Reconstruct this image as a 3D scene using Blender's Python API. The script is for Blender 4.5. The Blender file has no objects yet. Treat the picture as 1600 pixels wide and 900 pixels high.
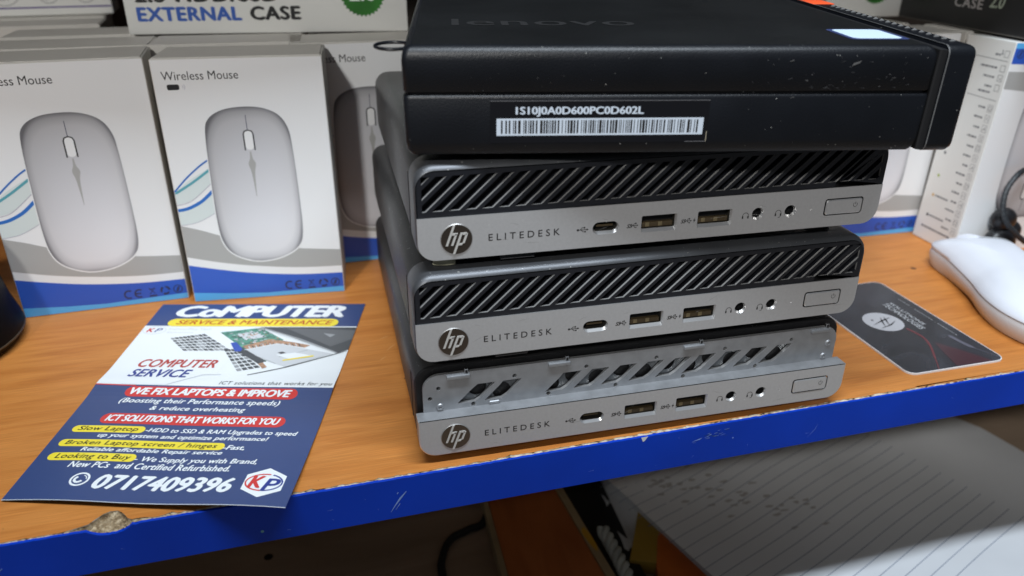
import bpy, bmesh, math, random
from mathutils import Vector, Matrix
from mathutils.geometry import tessellate_polygon
random.seed(7)
S = bpy.context.scene
COL = S.collection
MM = 0.001
rad = math.radians

# ------------------------------------------------------------------ camera
cam_d = bpy.data.cameras.new("camera"); cam = bpy.data.objects.new("camera", cam_d); COL.objects.link(cam)
cam_d.sensor_width = 36.0; cam_d.lens = 27.0; cam_d.clip_start = 0.01; cam_d.clip_end = 20.0
yaw, pitch, roll = 0.2444, 0.4465, 0.0047
fw = Vector((math.sin(yaw)*math.cos(pitch), math.cos(yaw)*math.cos(pitch), -math.sin(pitch)))
rt = Vector((math.cos(yaw), -math.sin(yaw), 0)); up = rt.cross(fw)
r2 = rt*math.cos(roll)+up*math.sin(roll); u2 = -rt*math.sin(roll)+up*math.cos(roll)
cm = Matrix((r2, u2, -fw)).transposed().to_4x4(); cm.translation = Vector((-0.0226, -0.2304, 0.1834))
cam.matrix_world = cm
cam_d.dof.use_dof = True; cam_d.dof.focus_distance = 0.30; cam_d.dof.aperture_fstop = 9.5
S.camera = cam

# ------------------------------------------------------------------ light
w = bpy.data.worlds.new("World"); S.world = w; w.use_nodes = True
bg = w.node_tree.nodes['Background']; bg.inputs[0].default_value = (0.80, 0.88, 1.0, 1); bg.inputs[1].default_value = 0.10
def look_at(o, p, t):
    o.location = p; o.rotation_euler = (Vector(t)-Vector(p)).to_track_quat('-Z', 'Y').to_euler()
la = bpy.data.lights.new("front_lamp", 'SPOT'); lao = bpy.data.objects.new("front_lamp", la); COL.objects.link(lao)
la.energy = 38; la.color = (1.0, 0.985, 0.955); la.shadow_soft_size = 0.05
la.spot_size = rad(150); la.spot_blend = 0.09
look_at(lao, (-0.50, -0.92, 0.86), (0.06, 0.10, 1.675))
lb = bpy.data.lights.new("tube_lamp", 'AREA'); lbo = bpy.data.objects.new("tube_lamp", lb); COL.objects.link(lbo)
lb.shape = 'RECTANGLE'; lb.size = 0.7; lb.size_y = 0.07; lb.energy = 11; lb.color = (0.82, 0.91, 1.0)
look_at(lbo, (0.06, -0.20, 0.90), (0.06, 0.02, 0.0))
S.view_settings.view_transform = 'Standard'; S.view_settings.look = 'None'
S.view_settings.exposure = 0.0; S.view_settings.gamma = 1.0

# ------------------------------------------------------------------ materials
MATS = {}
def mat(name, col, rough=0.5, metal=0.0, spec=0.5, vary=0.0, vscale=60.0, bump=0.0, bscale=400.0, coat=0.0, emis=None):
    if name in MATS: return MATS[name]
    m = bpy.data.materials.new(name); m.use_nodes = True; nt = m.node_tree; b = nt.nodes['Principled BSDF']
    b.inputs['Base Color'].default_value = (*col, 1); b.inputs['Roughness'].default_value = rough
    b.inputs['Metallic'].default_value = metal; b.inputs['Specular IOR Level'].default_value = spec
    b.inputs['Coat Weight'].default_value = coat
    if vary or bump:
        tc = nt.nodes.new('ShaderNodeTexCoord')
    if vary:
        n = nt.nodes.new('ShaderNodeTexNoise'); n.inputs['Scale'].default_value = vscale; n.inputs['Detail'].default_value = 5
        nt.links.new(tc.outputs['Object'], n.inputs['Vector'])
        r = nt.nodes.new('ShaderNodeValToRGB'); nt.links.new(n.outputs['Fac'], r.inputs[0])
        r.color_ramp.elements[0].position = .3; r.color_ramp.elements[1].position = .7
        r.color_ramp.elements[0].color = (*[c*(1-vary) for c in col], 1); r.color_ramp.elements[1].color = (*[min(1, c*(1+vary)) for c in col], 1)
        nt.links.new(r.outputs[0], b.inputs['Base Color'])
        mr = nt.nodes.new('ShaderNodeMapRange'); mr.inputs[3].default_value = rough*(1-vary*.6); mr.inputs[4].default_value = min(1, rough*(1+vary*.6))
        nt.links.new(n.outputs['Fac'], mr.inputs[0]); nt.links.new(mr.outputs[0], b.inputs['Roughness'])
    if bump:
        n2 = nt.nodes.new('ShaderNodeTexNoise'); n2.inputs['Scale'].default_value = bscale; n2.inputs['Detail'].default_value = 3
        nt.links.new(tc.outputs['Object'], n2.inputs['Vector'])
        bp = nt.nodes.new('ShaderNodeBump'); bp.inputs['Strength'].default_value = bump; bp.inputs['Distance'].default_value = 0.0003
        nt.links.new(n2.outputs['Fac'], bp.inputs['Height']); nt.links.new(bp.outputs[0], b.inputs['Normal'])
    MATS[name] = m
    return m
def dusty(name, col, rough, metal, speck=(.55, .55, .52), amount=.69, scale=900, bump=.25, bscale=2500, spec=.5):
    """painted surface with a fine grain, faint smears and tiny dust specks"""
    m = mat(name, col, rough, metal, spec, vary=.22, vscale=35, bump=bump, bscale=bscale)
    nt = m.node_tree; b = nt.nodes['Principled BSDF']
    tc = nt.nodes.new('ShaderNodeTexCoord')
    n = nt.nodes.new('ShaderNodeTexNoise'); n.inputs['Scale'].default_value = scale; n.inputs['Detail'].default_value = 0
    nt.links.new(tc.outputs['Object'], n.inputs['Vector'])
    r = nt.nodes.new('ShaderNodeMapRange'); r.inputs[1].default_value = amount; r.inputs[2].default_value = amount+.05; r.clamp = True
    nt.links.new(n.outputs['Fac'], r.inputs[0])
    mx = nt.nodes.new('ShaderNodeMix'); mx.data_type = 'RGBA'
    old = b.inputs['Base Color'].links[0].from_socket
    nt.links.new(r.outputs[0], mx.inputs[0]); nt.links.new(old, mx.inputs[6]); mx.inputs[7].default_value = (*speck, 1)
    nt.links.new(mx.outputs[2], b.inputs['Base Color'])
    return m
def ramp_mat(name, stops, scale, rough, noise_scale=4, distort=1.2, detail=6, bump=.05, coat=0, fine=None):
    m = bpy.data.materials.new(name); m.use_nodes = True; nt = m.node_tree; b = nt.nodes['Principled BSDF']
    tc = nt.nodes.new('ShaderNodeTexCoord'); mp = nt.nodes.new('ShaderNodeMapping'); mp.inputs['Scale'].default_value = scale
    nt.links.new(tc.outputs['Object'], mp.inputs[0])
    n = nt.nodes.new('ShaderNodeTexNoise'); n.inputs['Scale'].default_value = noise_scale; n.inputs['Detail'].default_value = detail; n.inputs['Distortion'].default_value = distort
    nt.links.new(mp.outputs[0], n.inputs['Vector'])
    r = nt.nodes.new('ShaderNodeValToRGB'); nt.links.new(n.outputs['Fac'], r.inputs[0])
    e = r.color_ramp.elements; e[0].position, e[0].color = stops[0][0], (*stops[0][1], 1); e[1].position, e[1].color = stops[-1][0], (*stops[-1][1], 1)
    for p, c_ in stops[1:-1]:
        x = e.new(p); x.color = (*c_, 1)
    out = r.outputs[0]
    if fine:
        mp2 = nt.nodes.new('ShaderNodeMapping'); mp2.inputs['Scale'].default_value = fine; nt.links.new(tc.outputs['Object'], mp2.inputs[0])
        n2 = nt.nodes.new('ShaderNodeTexNoise'); n2.inputs['Scale'].default_value = 6; n2.inputs['Detail'].default_value = 4
        nt.links.new(mp2.outputs[0], n2.inputs['Vector'])
        mr = nt.nodes.new('ShaderNodeMapRange'); mr.inputs[1].default_value = .3; mr.inputs[2].default_value = .7; mr.inputs[3].default_value = .80; mr.inputs[4].default_value = 1.10
        nt.links.new(n2.outputs['Fac'], mr.inputs[0])
        mx = nt.nodes.new('ShaderNodeVectorMath'); mx.operation = 'SCALE'
        nt.links.new(out, mx.inputs[0]); nt.links.new(mr.outputs[0], mx.inputs['Scale']); out = mx.outputs[0]
    nt.links.new(out, b.inputs['Base Color'])
    b.inputs['Roughness'].default_value = rough; b.inputs['Coat Weight'].default_value = coat
    if bump:
        bp = nt.nodes.new('ShaderNodeBump'); bp.inputs['Strength'].default_value = bump; bp.inputs['Distance'].default_value = .0004
        nt.links.new(n.outputs['Fac'], bp.inputs['Height']); nt.links.new(bp.outputs[0], b.inputs['Normal'])
    MATS[name] = m
    return m

WOOD = ramp_mat('oak_laminate', [(.25, (.44, .150, .030)), (.45, (.53, .195, .042)), (.6, (.58, .225, .052)), (.8, (.51, .183, .038))], (3, 26, 3), .46, 5, 1.0, 6, .03, 0, (9, 420, 9))
WOOD.node_tree.nodes['Principled BSDF'].inputs['Specular IOR Level'].default_value = .32
CORE = ramp_mat('chipboard', [(.3, (.16, .10, .05)), (.5, (.34, .25, .145)), (.7, (.58, .47, .32))], (1, 1, 1), .9, 420, .4, 4, .6)
TORN = ramp_mat('torn_edge', [(.36, (.05, .035, .02)), (.45, (.40, .31, .20)), (.66, (.66, .60, .50))], (1, 1.6, 1), .85, 330, .6, 4, .3)
BLUE = mat('blue_band', (.001, .042, .46), .42, 0, .14, vary=.12, vscale=18, bump=.05, bscale=300)
BLUESCR = mat('blue_scuff', (.22, .36, .75), .6)
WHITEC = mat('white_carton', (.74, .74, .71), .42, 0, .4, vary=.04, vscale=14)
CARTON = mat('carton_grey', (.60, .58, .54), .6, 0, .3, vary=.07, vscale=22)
BLACK_P = dusty('black_paint', (.0045, .0055, .008), .40, 0, amount=.86, scale=1500, bump=.28, bscale=1700, spec=.36)
BLACK_D = mat('black_matte', (.006, .006, .007), .6)
BLACK_T = mat('black_top', (.007, .0075, .008), .55, 0, .15, vary=.2, vscale=25, bump=.3, bscale=2200)
GRAPH = dusty('graphite_shell', (.092, .096, .104), .42, .55, amount=.81, scale=1500, bump=.12, bscale=2600)
GRAPH_D = dusty('graphite_case', (.060, .060, .060), .40, .45, amount=.81, scale=1500, bump=.12, bscale=2600)
RIM = mat('rim_grey', (.10, .115, .14), .36, .6, vary=.1, vscale=60)
SILVER = mat('brushed_silver', (.56, .56, .565), .42, .45, .5, vary=.035, vscale=900, bump=.06, bscale=2600)
SILVER_L = mat('bright_bevel', (.72, .72, .72), .3, .8)
BRACK = mat('zinc_bracket', (.36, .37, .385), .45, .6, vary=.10, vscale=220)
GRILLE = mat('grille_black', (.012, .013, .017), .38, 0, .5, vary=.1, vscale=200)
SLOT_LIT = mat('slot_lit_edge', (.26, .26, .255), .40, .3)
LOGO = mat('logo_bronze', (.13, .105, .085), .3, .85)
CHROME = mat('chrome', (.72, .71, .68), .36, .35)
INK = mat('ink_black', (.012, .012, .013), .55)
INKG = mat('ink_grey', (.16, .16, .17), .6)
PORTM = mat('port_metal', (.14, .13, .11), .35, .8)
TONGUE = mat('port_tongue', (.07, .05, .025), .5)
CONTACT = mat('port_contact', (.26, .21, .12), .4, .4)
RUBBER = mat('rubber', (.015, .015, .015), .8)
GLUE = mat('dried_glue', (.45, .43, .30), .7)
LABW = mat('label_white', (.62, .70, .80), .55)
LABB = mat('label_black', (.006, .006, .008), .3)
RED = mat('red_tab', (.85, .10, .025), .45)
STICK = mat('sticker_blue', (.60, .74, .84), .35)
STICKD = mat('sticker_rim', (.035, .05, .14), .4)
P_NAVY = mat('print_navy', (.040, .068, .185), .38, vary=.06, vscale=20)
P_WHITE = mat('print_white', (.83, .86, .87), .36)
P_YEL = mat('print_yellow', (.87, .70, .04), .36)
P_RED = mat('print_red', (.62, .035, .030), .36)
P_DRED = mat('print_darkred', (.45, .05, .04), .4)
P_BLUE = mat('print_deepblue', (.018, .040, .25), .4)
P_ORG = mat('print_orange', (.52, .10, .015), .4)
P_GRY = mat('print_grey', (.33, .34, .35), .4)
P_LGRY = mat('print_lightgrey', (.62, .64, .66), .4)
P_DGRY = mat('print_darkgrey', (.07, .075, .08), .4)
P_GREEN = mat('print_green', (.10, .27, .20), .4, vary=.5, vscale=500)
P_COPPER = mat('print_copper', (.45, .26, .16), .4, vary=.4, vscale=600)
B_BLUE = mat('box_blue', (.030, .105, .52), .36)
B_LBLUE = mat('box_lightblue', (.10, .42, .82), .36)
B_GREY = mat('box_grey', (.40, .40, .39), .4)
B_WHITE = mat('box_white', (.82, .83, .835), .38)
B_TEAL = mat('box_teal', (.10, .36, .43), .4)
B_PALE = mat('box_pale', (.66, .73, .72), .4)
B_WBLUE = mat('box_waveblue', (.03, .16, .52), .4)
B_LINE = mat('box_lilac', (.42, .42, .50), .4)
B_INK = mat('box_ink', (.030, .038, .09), .5)
SCUFF = mat('scuff', (.10, .10, .10), .7)
SCUFF2 = mat('scuff_soft', (.030, .031, .034), .6)

def mouse_print(name='mouse_print'):
    """offset-printed picture of a silver mouse: tone follows the drawing, in the box's own coordinates"""
    m = bpy.data.materials.new(name); m.use_nodes = True; nt = m.node_tree; b = nt.nodes['Principled BSDF']
    tc = nt.nodes.new('ShaderNodeTexCoord'); sp = nt.nodes.new('ShaderNodeSeparateXYZ'); nt.links.new(tc.outputs['Object'], sp.inputs[0])
    def mth(op, a, b_=None, cl=False):
        n = nt.nodes.new('ShaderNodeMath'); n.operation = op; n.use_clamp = cl
        for i, v in enumerate((a, b_)):
            if v is None: continue
            if isinstance(v, (int, float)): n.inputs[i].default_value = v
            else: nt.links.new(v, n.inputs[i])
        return n.outputs[0]
    u = mth('DIVIDE', mth('SUBTRACT', sp.outputs[0], .0392), .0212)
    v = mth('DIVIDE', mth('SUBTRACT', sp.outputs[2], .0615), .0405)
    d = mth('ADD', mth('POWER', mth('ABSOLUTE', u), 3.2), mth('POWER', mth('ABSOLUTE', v), 3.6))
    r = nt.nodes.new('ShaderNodeValToRGB'); nt.links.new(d, r.inputs[0])
    e = r.color_ramp.elements; e[0].position = 0; e[0].color = (.64, .645, .675, 1); e[1].position = 1; e[1].color = (.19, .19, .205, 1)
    x = e.new(.55); x.color = (.60, .60, .62, 1); y = e.new(.82); y.color = (.45, .45, .47, 1)
    g = mth('ADD', mth('MULTIPLY', v, -.22), mth('MULTIPLY', u, .10))
    g = mth('ADD', g, 1.0)
    mx = nt.nodes.new('ShaderNodeVectorMath'); mx.operation = 'SCALE'; nt.links.new(r.outputs[0], mx.inputs[0]); nt.links.new(g, mx.inputs['Scale'])
    nt.links.new(mx.outputs[0], b.inputs['Base Color']); b.inputs['Roughness'].default_value = .38
    return m
MOUSEP = mouse_print()

# ------------------------------------------------------------------ mesh helpers (millimetres)
def thing(name, label, cat, loc=(0, 0, 0), rot=(0, 0, 0), group=None):
    o = bpy.data.objects.new(name, None); COL.objects.link(o); o.empty_display_size = .01
    o.location = [v*MM for v in loc]; o.rotation_euler = rot
    o['label'] = label; o['category'] = cat
    if group: o['group'] = group
    return o
def tag(o, label, cat, group=None):
    o['label'] = label; o['category'] = cat
    if group: o['group'] = group
    return o
def copy_tree(o, parent=None):
    c_ = o.copy(); COL.objects.link(c_)
    if parent: c_.parent = parent
    for ch in list(o.children): copy_tree(ch, c_)
    return c_

class MB:
    def __init__(s): s.v = []; s.f = []; s.m = []; s.mats = []
    def mi(s, m):
        if m not in s.mats: s.mats.append(m)
        return s.mats.index(m)
    def face(s, pts, m):
        i = len(s.v); s.v += [tuple(p) for p in pts]; s.f.append(list(range(i, i+len(pts)))); s.m.append(s.mi(m))
    def raw(s, vs, fs, m):
        i = len(s.v); s.v += [tuple(p) for p in vs]; k = s.mi(m)
        for f in fs: s.f.append([i+j for j in f]); s.m.append(k)
    def box(s, x0, x1, y0, y1, z0, z1, m):
        s.raw([(x0, y0, z0), (x1, y0, z0), (x1, y1, z0), (x0, y1, z0), (x0, y0, z1), (x1, y0, z1), (x1, y1, z1), (x0, y1, z1)],
              [(0, 3, 2, 1), (4, 5, 6, 7), (0, 1, 5, 4), (1, 2, 6, 5), (2, 3, 7, 6), (3, 0, 4, 7)], m)
    def loft(s, loops, m, cap0=True, cap1=True, closed=True):
        n = len(loops[0]); vs = [p for l in loops for p in l]; fs = []
        for a in range(len(loops)-1):
            for j in range(n if closed else n-1):
                fs.append((a*n+j, a*n+(j+1) % n, (a+1)*n+(j+1) % n, (a+1)*n+j))
        if cap0: fs.append(tuple(range(n-1, -1, -1)))
        if cap1: fs.append(tuple((len(loops)-1)*n+j for j in range(n)))
        s.raw(vs, fs, m)
    def prism(s, poly, z0, z1, m):
        s.loft([[(x, y, z0) for x, y in poly], [(x, y, z1) for x, y in poly]], m)
    def tube(s, pts, r, m, n=10, closed=False):
        pts = [Vector(p) for p in pts]; loops = []; prev = None; N = len(pts)
        for i, p in enumerate(pts):
            a = pts[(i-1) % N] if closed else pts[max(0, i-1)]; b = pts[(i+1) % N] if closed else pts[min(N-1, i+1)]
            t = (b-a).normalized()
            if prev is None:
                q = Vector((0, 0, 1)) if abs(t.z) < .9 else Vector((1, 0, 0)); u = t.cross(q).normalized()
            else: u = (prev-t*prev.dot(t)).normalized()
            prev = u; v = t.cross(u); rr = r[i] if isinstance(r, (list, tuple)) else r
            loops.append([p+u*(rr*math.cos(2*math.pi*k/n))+v*(rr*math.sin(2*math.pi*k/n)) for k in range(n)])
        if closed: loops.append(loops[0])
        s.loft(loops, m, not closed, not closed)
    def build(s, name, parent=None, smooth=False, bevel=0, seg=2, merge=False, ang=35):
        me = bpy.data.meshes.new(name); me.from_pydata([(x*MM, y*MM, z*MM) for x, y, z in s.v], [], s.f)
        for m in s.mats: me.materials.append(m)
        for p, k in zip(me.polygons, s.m): p.material_index = k
        bm = bmesh.new(); bm.from_mesh(me)
        if merge or bevel or smooth: bmesh.ops.remove_doubles(bm, verts=bm.verts, dist=2e-6)
        if bevel:
            es = [e for e in bm.edges if len(e.link_faces) == 2 and e.calc_face_angle(0) > rad(30)]
            bmesh.ops.bevel(bm, geom=es, offset=bevel*MM, segments=seg, profile=.5, affect='EDGES', clamp_overlap=True)
        if merge or bevel or smooth: bmesh.ops.recalc_face_normals(bm, faces=bm.faces)
        if smooth or bevel:
            for f in bm.faces: f.smooth = True
            for e in bm.edges:
                if len(e.link_faces) == 2 and e.calc_face_angle(0) > rad(ang): e.smooth = False
        bm.to_mesh(me); bm.free()
        o = bpy.data.objects.new(name, me); COL.objects.link(o)
        if parent: o.parent = parent
        return o

def rrect(x0, x1, z0, z1, r, n=6):
    """rounded rectangle, counter-clockwise; r is one radius or (bl, br, tr, tl)"""
    rs = r if isinstance(r, (tuple, list)) else (r,)*4
    out = []
    for (cx, cz, a0), q in zip(((x0+rs[0], z0+rs[0], 180), (x1-rs[1], z0+rs[1], 270), (x1-rs[2], z1-rs[2], 0), (x0+rs[3], z1-rs[3], 90)), rs):
        if q <= 1e-6: out.append((cx, cz)); continue
        for k in range(n+1):
            a = rad(a0+90*k/n); out.append((cx+q*math.cos(a), cz+q*math.sin(a)))
    return out
def circ(cx, cy, r, n=24, ry=None):
    return [(cx+r*math.cos(2*math.pi*k/n), cy+(ry or r)*math.sin(2*math.pi*k/n)) for k in range(n)]
def smooth_closed(pts, n=5):
    out = []; N = len(pts)
    for i in range(N):
        p0, p1, p2, p3 = pts[i-1], pts[i], pts[(i+1) % N], pts[(i+2) % N]
        for k in range(n):
            t = k/n
            out.append(tuple(.5*((2*p1[j])+(-p0[j]+p2[j])*t+(2*p0[j]-5*p1[j]+4*p2[j]-p3[j])*t*t+(-p0[j]+3*p1[j]-3*p2[j]+p3[j])*t**3) for j in range(len(p1))))
    return out
def smooth_open(pts, n=6):
    out = []; N = len(pts)
    for i in range(N-1):
        p0, p1, p2, p3 = pts[max(0, i-1)], pts[i], pts[i+1], pts[min(N-1, i+2)]
        for k in range(n):
            t = k/n
            out.append(tuple(.5*((2*p1[j])+(-p0[j]+p2[j])*t+(2*p0[j]-5*p1[j]+4*p2[j]-p3[j])*t*t+(-p0[j]+3*p1[j]-3*p2[j]+p3[j])*t**3) for j in range(len(p1))))
    out.append(tuple(pts[-1]))
    return out
def holes_plate(mb, outer, holes, F, m, depth=0, mw=None):
    """flat plate in (u,w) with holes; F(u,w,d) -> xyz; walls go to depth"""
    loops = [[Vector((u, w_, 0)) for u, w_ in outer]]+[[Vector((u, w_, 0)) for u, w_ in h] for h in holes]
    tris = tessellate_polygon(loops); flat = [p for l in loops for p in l]
    mb.raw([F(p.x, p.y, 0) for p in flat], [tuple(t) for t in tris], m)
    if depth:
        for l in [outer]+holes:
            n = len(l)
            mb.raw([F(u, w_, 0) for u, w_ in l]+[F(u, w_, depth) for u, w_ in l], [(j, (j+1) % n, n+(j+1) % n, n+j) for j in range(n)], mw or m)

_tc = {}
def text_geo(sx, bold=0.0, shear=0.0, space=1.0):
    k = (sx, bold, shear, space)
    if k in _tc: return _tc[k]
    cu = bpy.data.curves.new('glyphs', 'FONT'); cu.body = sx; cu.offset = bold; cu.shear = shear; cu.space_character = space; cu.resolution_u = 3; cu.fill_mode = 'FRONT'
    ob = bpy.data.objects.new('glyphs', cu); COL.objects.link(ob)
    dg = bpy.context.evaluated_depsgraph_get(); ev = ob.evaluated_get(dg); me = ev.to_mesh()
    vs = [(v.co.x, v.co.y) for v in me.vertices]; fs = [tuple(p.vertices) for p in me.polygons]
    ev.to_mesh_clear(); bpy.data.objects.remove(ob); bpy.data.curves.remove(cu)
    _tc[k] = (vs, fs)
    return _tc[k]
class Print:
    """flat artwork in (u,v) of one surface, every layer a hair above the one below"""
    def __init__(s, F, step=.05): s.F = F; s.v = []; s.f = []; s.m = []; s.mats = []; s.step = step
    def add(s, vs, fs, m, layer):
        if m not in s.mats: s.mats.append(m)
        i = len(s.v); s.v += [(a, b, layer*s.step) for a, b in vs]
        for f in fs: s.f.append([i+j for j in f]); s.m.append(s.mats.index(m))
    def poly(s, pts, m, layer=1):
        if len(pts) <= 4: s.add(pts, [tuple(range(len(pts)))], m, layer); return
        s.add(pts, [tuple(t) for t in tessellate_polygon([[Vector((a, b, 0)) for a, b in pts]])], m, layer)
    def rect(s, u0, v0, u1, v1, m, layer=1): s.poly([(u0, v0), (u1, v0), (u1, v1), (u0, v1)], m, layer)
    def stroke(s, pts, wd, m, layer=1, closed=False):
        N = len(pts); vs = []; 
        for i, p in enumerate(pts):
            a = pts[(i-1) % N] if (closed or i) else p; b = pts[(i+1) % N] if (closed or i < N-1) else p
            dx, dy = b[0]-a[0], b[1]-a[1]; l = math.hypot(dx, dy) or 1; ww = (wd[i] if isinstance(wd, (list, tuple)) else wd)/2
            vs += [(p[0]-dy/l*ww, p[1]+dx/l*ww), (p[0]+dy/l*ww, p[1]-dx/l*ww)]
        s.add(vs, [(2*i, 2*i+1, (2*i+3) % (2*N), (2*i+2) % (2*N)) for i in range(N if closed else N-1)], m, layer)
    def text(s, sx, u0, v0, u1, v1, m, layer=2, bold=0., shear=0., space=1.0, skew=0.):
        vs, fs = text_geo(sx, 0.0, shear, space)
        if not vs: return
        xs = [p[0] for p in vs]; ys = [p[1] for p in vs]; a, b, c_, d = min(xs), max(xs), min(ys), max(ys)
        bw = bold*(u1-u0)/(b-a); bh = bold*(v1-v0)/(d-c_)*.6
        for i, (ou, ov) in enumerate(((-1, 0), (-.34, 1), (.34, -1), (1, 0)) if bold else ((0, 0),)):
            out = []
            for p in vs:
                t = (p[0]-a)/(b-a); q = (p[1]-c_)/(d-c_)
                out.append((u0+bw+(u1-u0-2*bw)*t+ou*bw, v0+bh+(v1-v0-2*bh)*q+skew*t+ov*bh))
            s.add(out, fs, m, layer+.06*i)
    def build(s, name, parent=None, cuts=()):
        bm = bmesh.new(); vv = [bm.verts.new(p) for p in s.v]
        for f, k in zip(s.f, s.m):
            try: bm.faces.new([vv[i] for i in f]).material_index = k
            except ValueError: pass
        for ax, val in cuts:
            co = (val, 0, 0) if ax == 0 else (0, val, 0); no = (1, 0, 0) if ax == 0 else (0, 1, 0)
            bmesh.ops.bisect_plane(bm, geom=bm.verts[:]+bm.edges[:]+bm.faces[:], plane_co=co, plane_no=no, dist=1e-5)
        for v_ in bm.verts: v_.co = Vector(s.F(*v_.co))*MM
        bmesh.ops.recalc_face_normals(bm, faces=bm.faces) if False else None
        me = bpy.data.meshes.new(name); bm.to_mesh(me); bm.free()
        for m in s.mats: me.materials.append(m)
        o = bpy.data.objects.new(name, me); COL.objects.link(o)
        if parent: o.parent = parent
        return o

# ------------------------------------------------------------------ setting: wall behind, boards above and below
def structure(o): o['kind'] = 'structure'; return o
WALLM = mat('wall_paint', (.060, .050, .042), .85, vary=.15, vscale=6)
LOWM = ramp_mat('lower_board', [(.3, (.29, .215, .155)), (.7, (.40, .30, .22))], (2, 9, 2), .6, 6, .8, 5, .03)
b = MB(); b.box(-900, 1100, 470, 490, -420, 600, WALLM); structure(b.build('wall'))
b = MB(); b.box(-900, 1100, 52, 469, 330, 348, WALLM); structure(b.build('upper_shelf'))  # unseen upper shelf board that shades the carton tops

# ------------------------------------------------------------------ the shelf the things stand on
AX = 0.025
desk = thing('shelf_board', 'orange wood laminate shelf with blue front edge band, white torn edge and a chipped corner', 'shelf', (0, 0, 0), (0, 0, AX))
FY = -3.6
rnd = random.Random(3)
# laminate sheet with a ragged front edge and the broken-out chip
edge = []; x = -700.0
CH = [(-117.5, FY+.9), (-115, FY+1.6), (-112.5, FY+2.2), (-110.5, FY+4.4), (-108.5, FY+6.4), (-106.5, FY+7.3), (-104, FY+7.0), (-102.6, FY+5.8), (-101.4, FY+4.2), (-100.2, FY+2.2), (-98.6, FY+1.2)]
while x < 800:
    if -118.5 < x < -97.5:
        edge += CH; x = -97.0; continue
    near = -170 < x < 330
    k = rnd.random()
    dpt = .35+.55*rnd.random()**2+(1.0*rnd.random() if k > .86 else 0)
    if 30 < x < 200: dpt += .35
    edge.append((x, FY+dpt)); x += rnd.uniform(.6, 2.6) if near else 12
top = edge+[(800, 466), (-700, 466)]
b = MB(); tri = tessellate_polygon([[Vector((p[0], p[1], 0)) for p in top]])
b.raw([(p[0], p[1], 0) for p in top], [tuple(t) for t in tri], WOOD)
n = len(edge); b.raw([(p[0], p[1], 0) for p in edge]+[(p[0], p[1], -.45) for p in edge], [(j, j+1, n+j+1, n+j) for j in range(n-1)], TORN)
b.build('laminate_top', desk)
b = MB(); b.box(-700, -119.5, FY, 466, -18.6, -.35, TORN); b.box(-95.5, 800, FY, 466, -18.6, -.35, TORN)
b.box(-119.5, -95.5, FY+8.5, 466, -18.6, -.36, TORN); b.box(-119.5, -95.5, FY, FY+8.5, -18.6, -6, CORE)
b.build('board_core', desk)
# rough pit of the chip
b = MB(); gx, gy = 49, 25; vs = []; fs = []
def inpoly(px, py, poly):
    r_ = False; j = len(poly)-1
    for i in range(len(poly)):
        if (poly[i][1] > py) != (poly[j][1] > py) and px < (poly[j][0]-poly[i][0])*(py-poly[i][1])/(poly[j][1]-poly[i][1])+poly[i][0]: r_ = not r_
        j = i
    return r_
chpoly = [(-118, FY-.5)]+CH+[(-98, FY-.5)]
for j in range(gy):
    for i in range(gx):
        px = -119.5+24*i/(gx-1); py = FY+8.5*j/(gy-1); z = -.36
        if inpoly(px, py, chpoly):
            f_ = (py-FY)/7.5; z = -.5-2.6*(1-f_)**.7*min(1, (min(px+118, -98-px))/5)+rnd.uniform(-.5, .45)
        vs.append((px, py, z))
fs = [(j*gx+i, j*gx+i+1, (j+1)*gx+i+1, (j+1)*gx+i) for j in range(gy-1) for i in range(gx-1)]
b.raw(vs, fs, CORE); b.build('chip_scar', desk)
# blue edge band with nicked top
b = MB(); xs = []; x = -700.
while x < 800: xs.append(x); x += 1.1 if -170 < x < 330 else 10
tz = []
for x in xs:
    z = -.12-.18*rnd.random()
    if rnd.random() > .95: z -= .5*rnd.random()
    if -113 < x < -99.5: z = -.35-2.6*max(0, 1-((x+105.5)/6.5)**2)**.6+rnd.uniform(-.15, .15)
    tz.append(z)
n = len(xs)
vs = [(x, FY-.9, z-.25) for x, z in zip(xs, tz)]+[(x, FY-.65, z) for x, z in zip(xs, tz)]+[(x, FY-.01, z) for x, z in zip(xs, tz)]+[(x, FY-.9, -18.4) for x in xs]+[(x, FY-.01, -18.9) for x in xs]
fs = []
for j in range(n-1):
    fs += [(3*n+j, 3*n+j+1, j+1, j), (j, j+1, n+j+1, n+j), (n+j, n+j+1, 2*n+j+1, 2*n+j), (4*n+j, 4*n+j+1, 3*n+j+1, 3*n+j)]
b.raw(vs, fs, BLUE); band = b.build('edge_band', desk, smooth=True)
P = Print(lambda u, v, h: (u, FY-.9-h-.02, v))
P.stroke([(-12.4, -15.2), (-10.8, -12.6), (-8.6, -9.4), (-6.2, -6.6)], [.1, .35, .75, .25], BLUESCR); P.stroke([(-10.6, -14.4), (-8.8, -11.8)], [.1, .3], BLUESCR)
P.stroke([(-9.6, -7.2), (-9.2, -6.4)], .3, BLUESCR); P.stroke([(110, -6.8), (113, -6.2), (114.2, -5.7)], [.1, .5, .1], BLUESCR)
for k in range(26):
    x = rnd.gauss(120, 3.2); z = rnd.gauss(-5.2, .8); P.stroke([(x, z), (x+rnd.uniform(.6, 2.4), z+rnd.uniform(0, .5))], [.1, rnd.uniform(.1, .3)], mat('scuff_dark', (.01, .05, .12), .7) if k % 2 else BLUESCR)
P.poly(circ(128.5, -8.4, .35, 8), BLUESCR); P.poly(circ(-58, -13.4, .6, 8), mat('nick_teal', (.10, .33, .42), .5))
P.stroke([(165, -15), (168, -11.5), (169, -9)], [.05, .18, .05], BLUESCR); P.stroke([(-142, -11.5), (-139.6, -9.6)], [.1, .3], BLUESCR)
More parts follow.
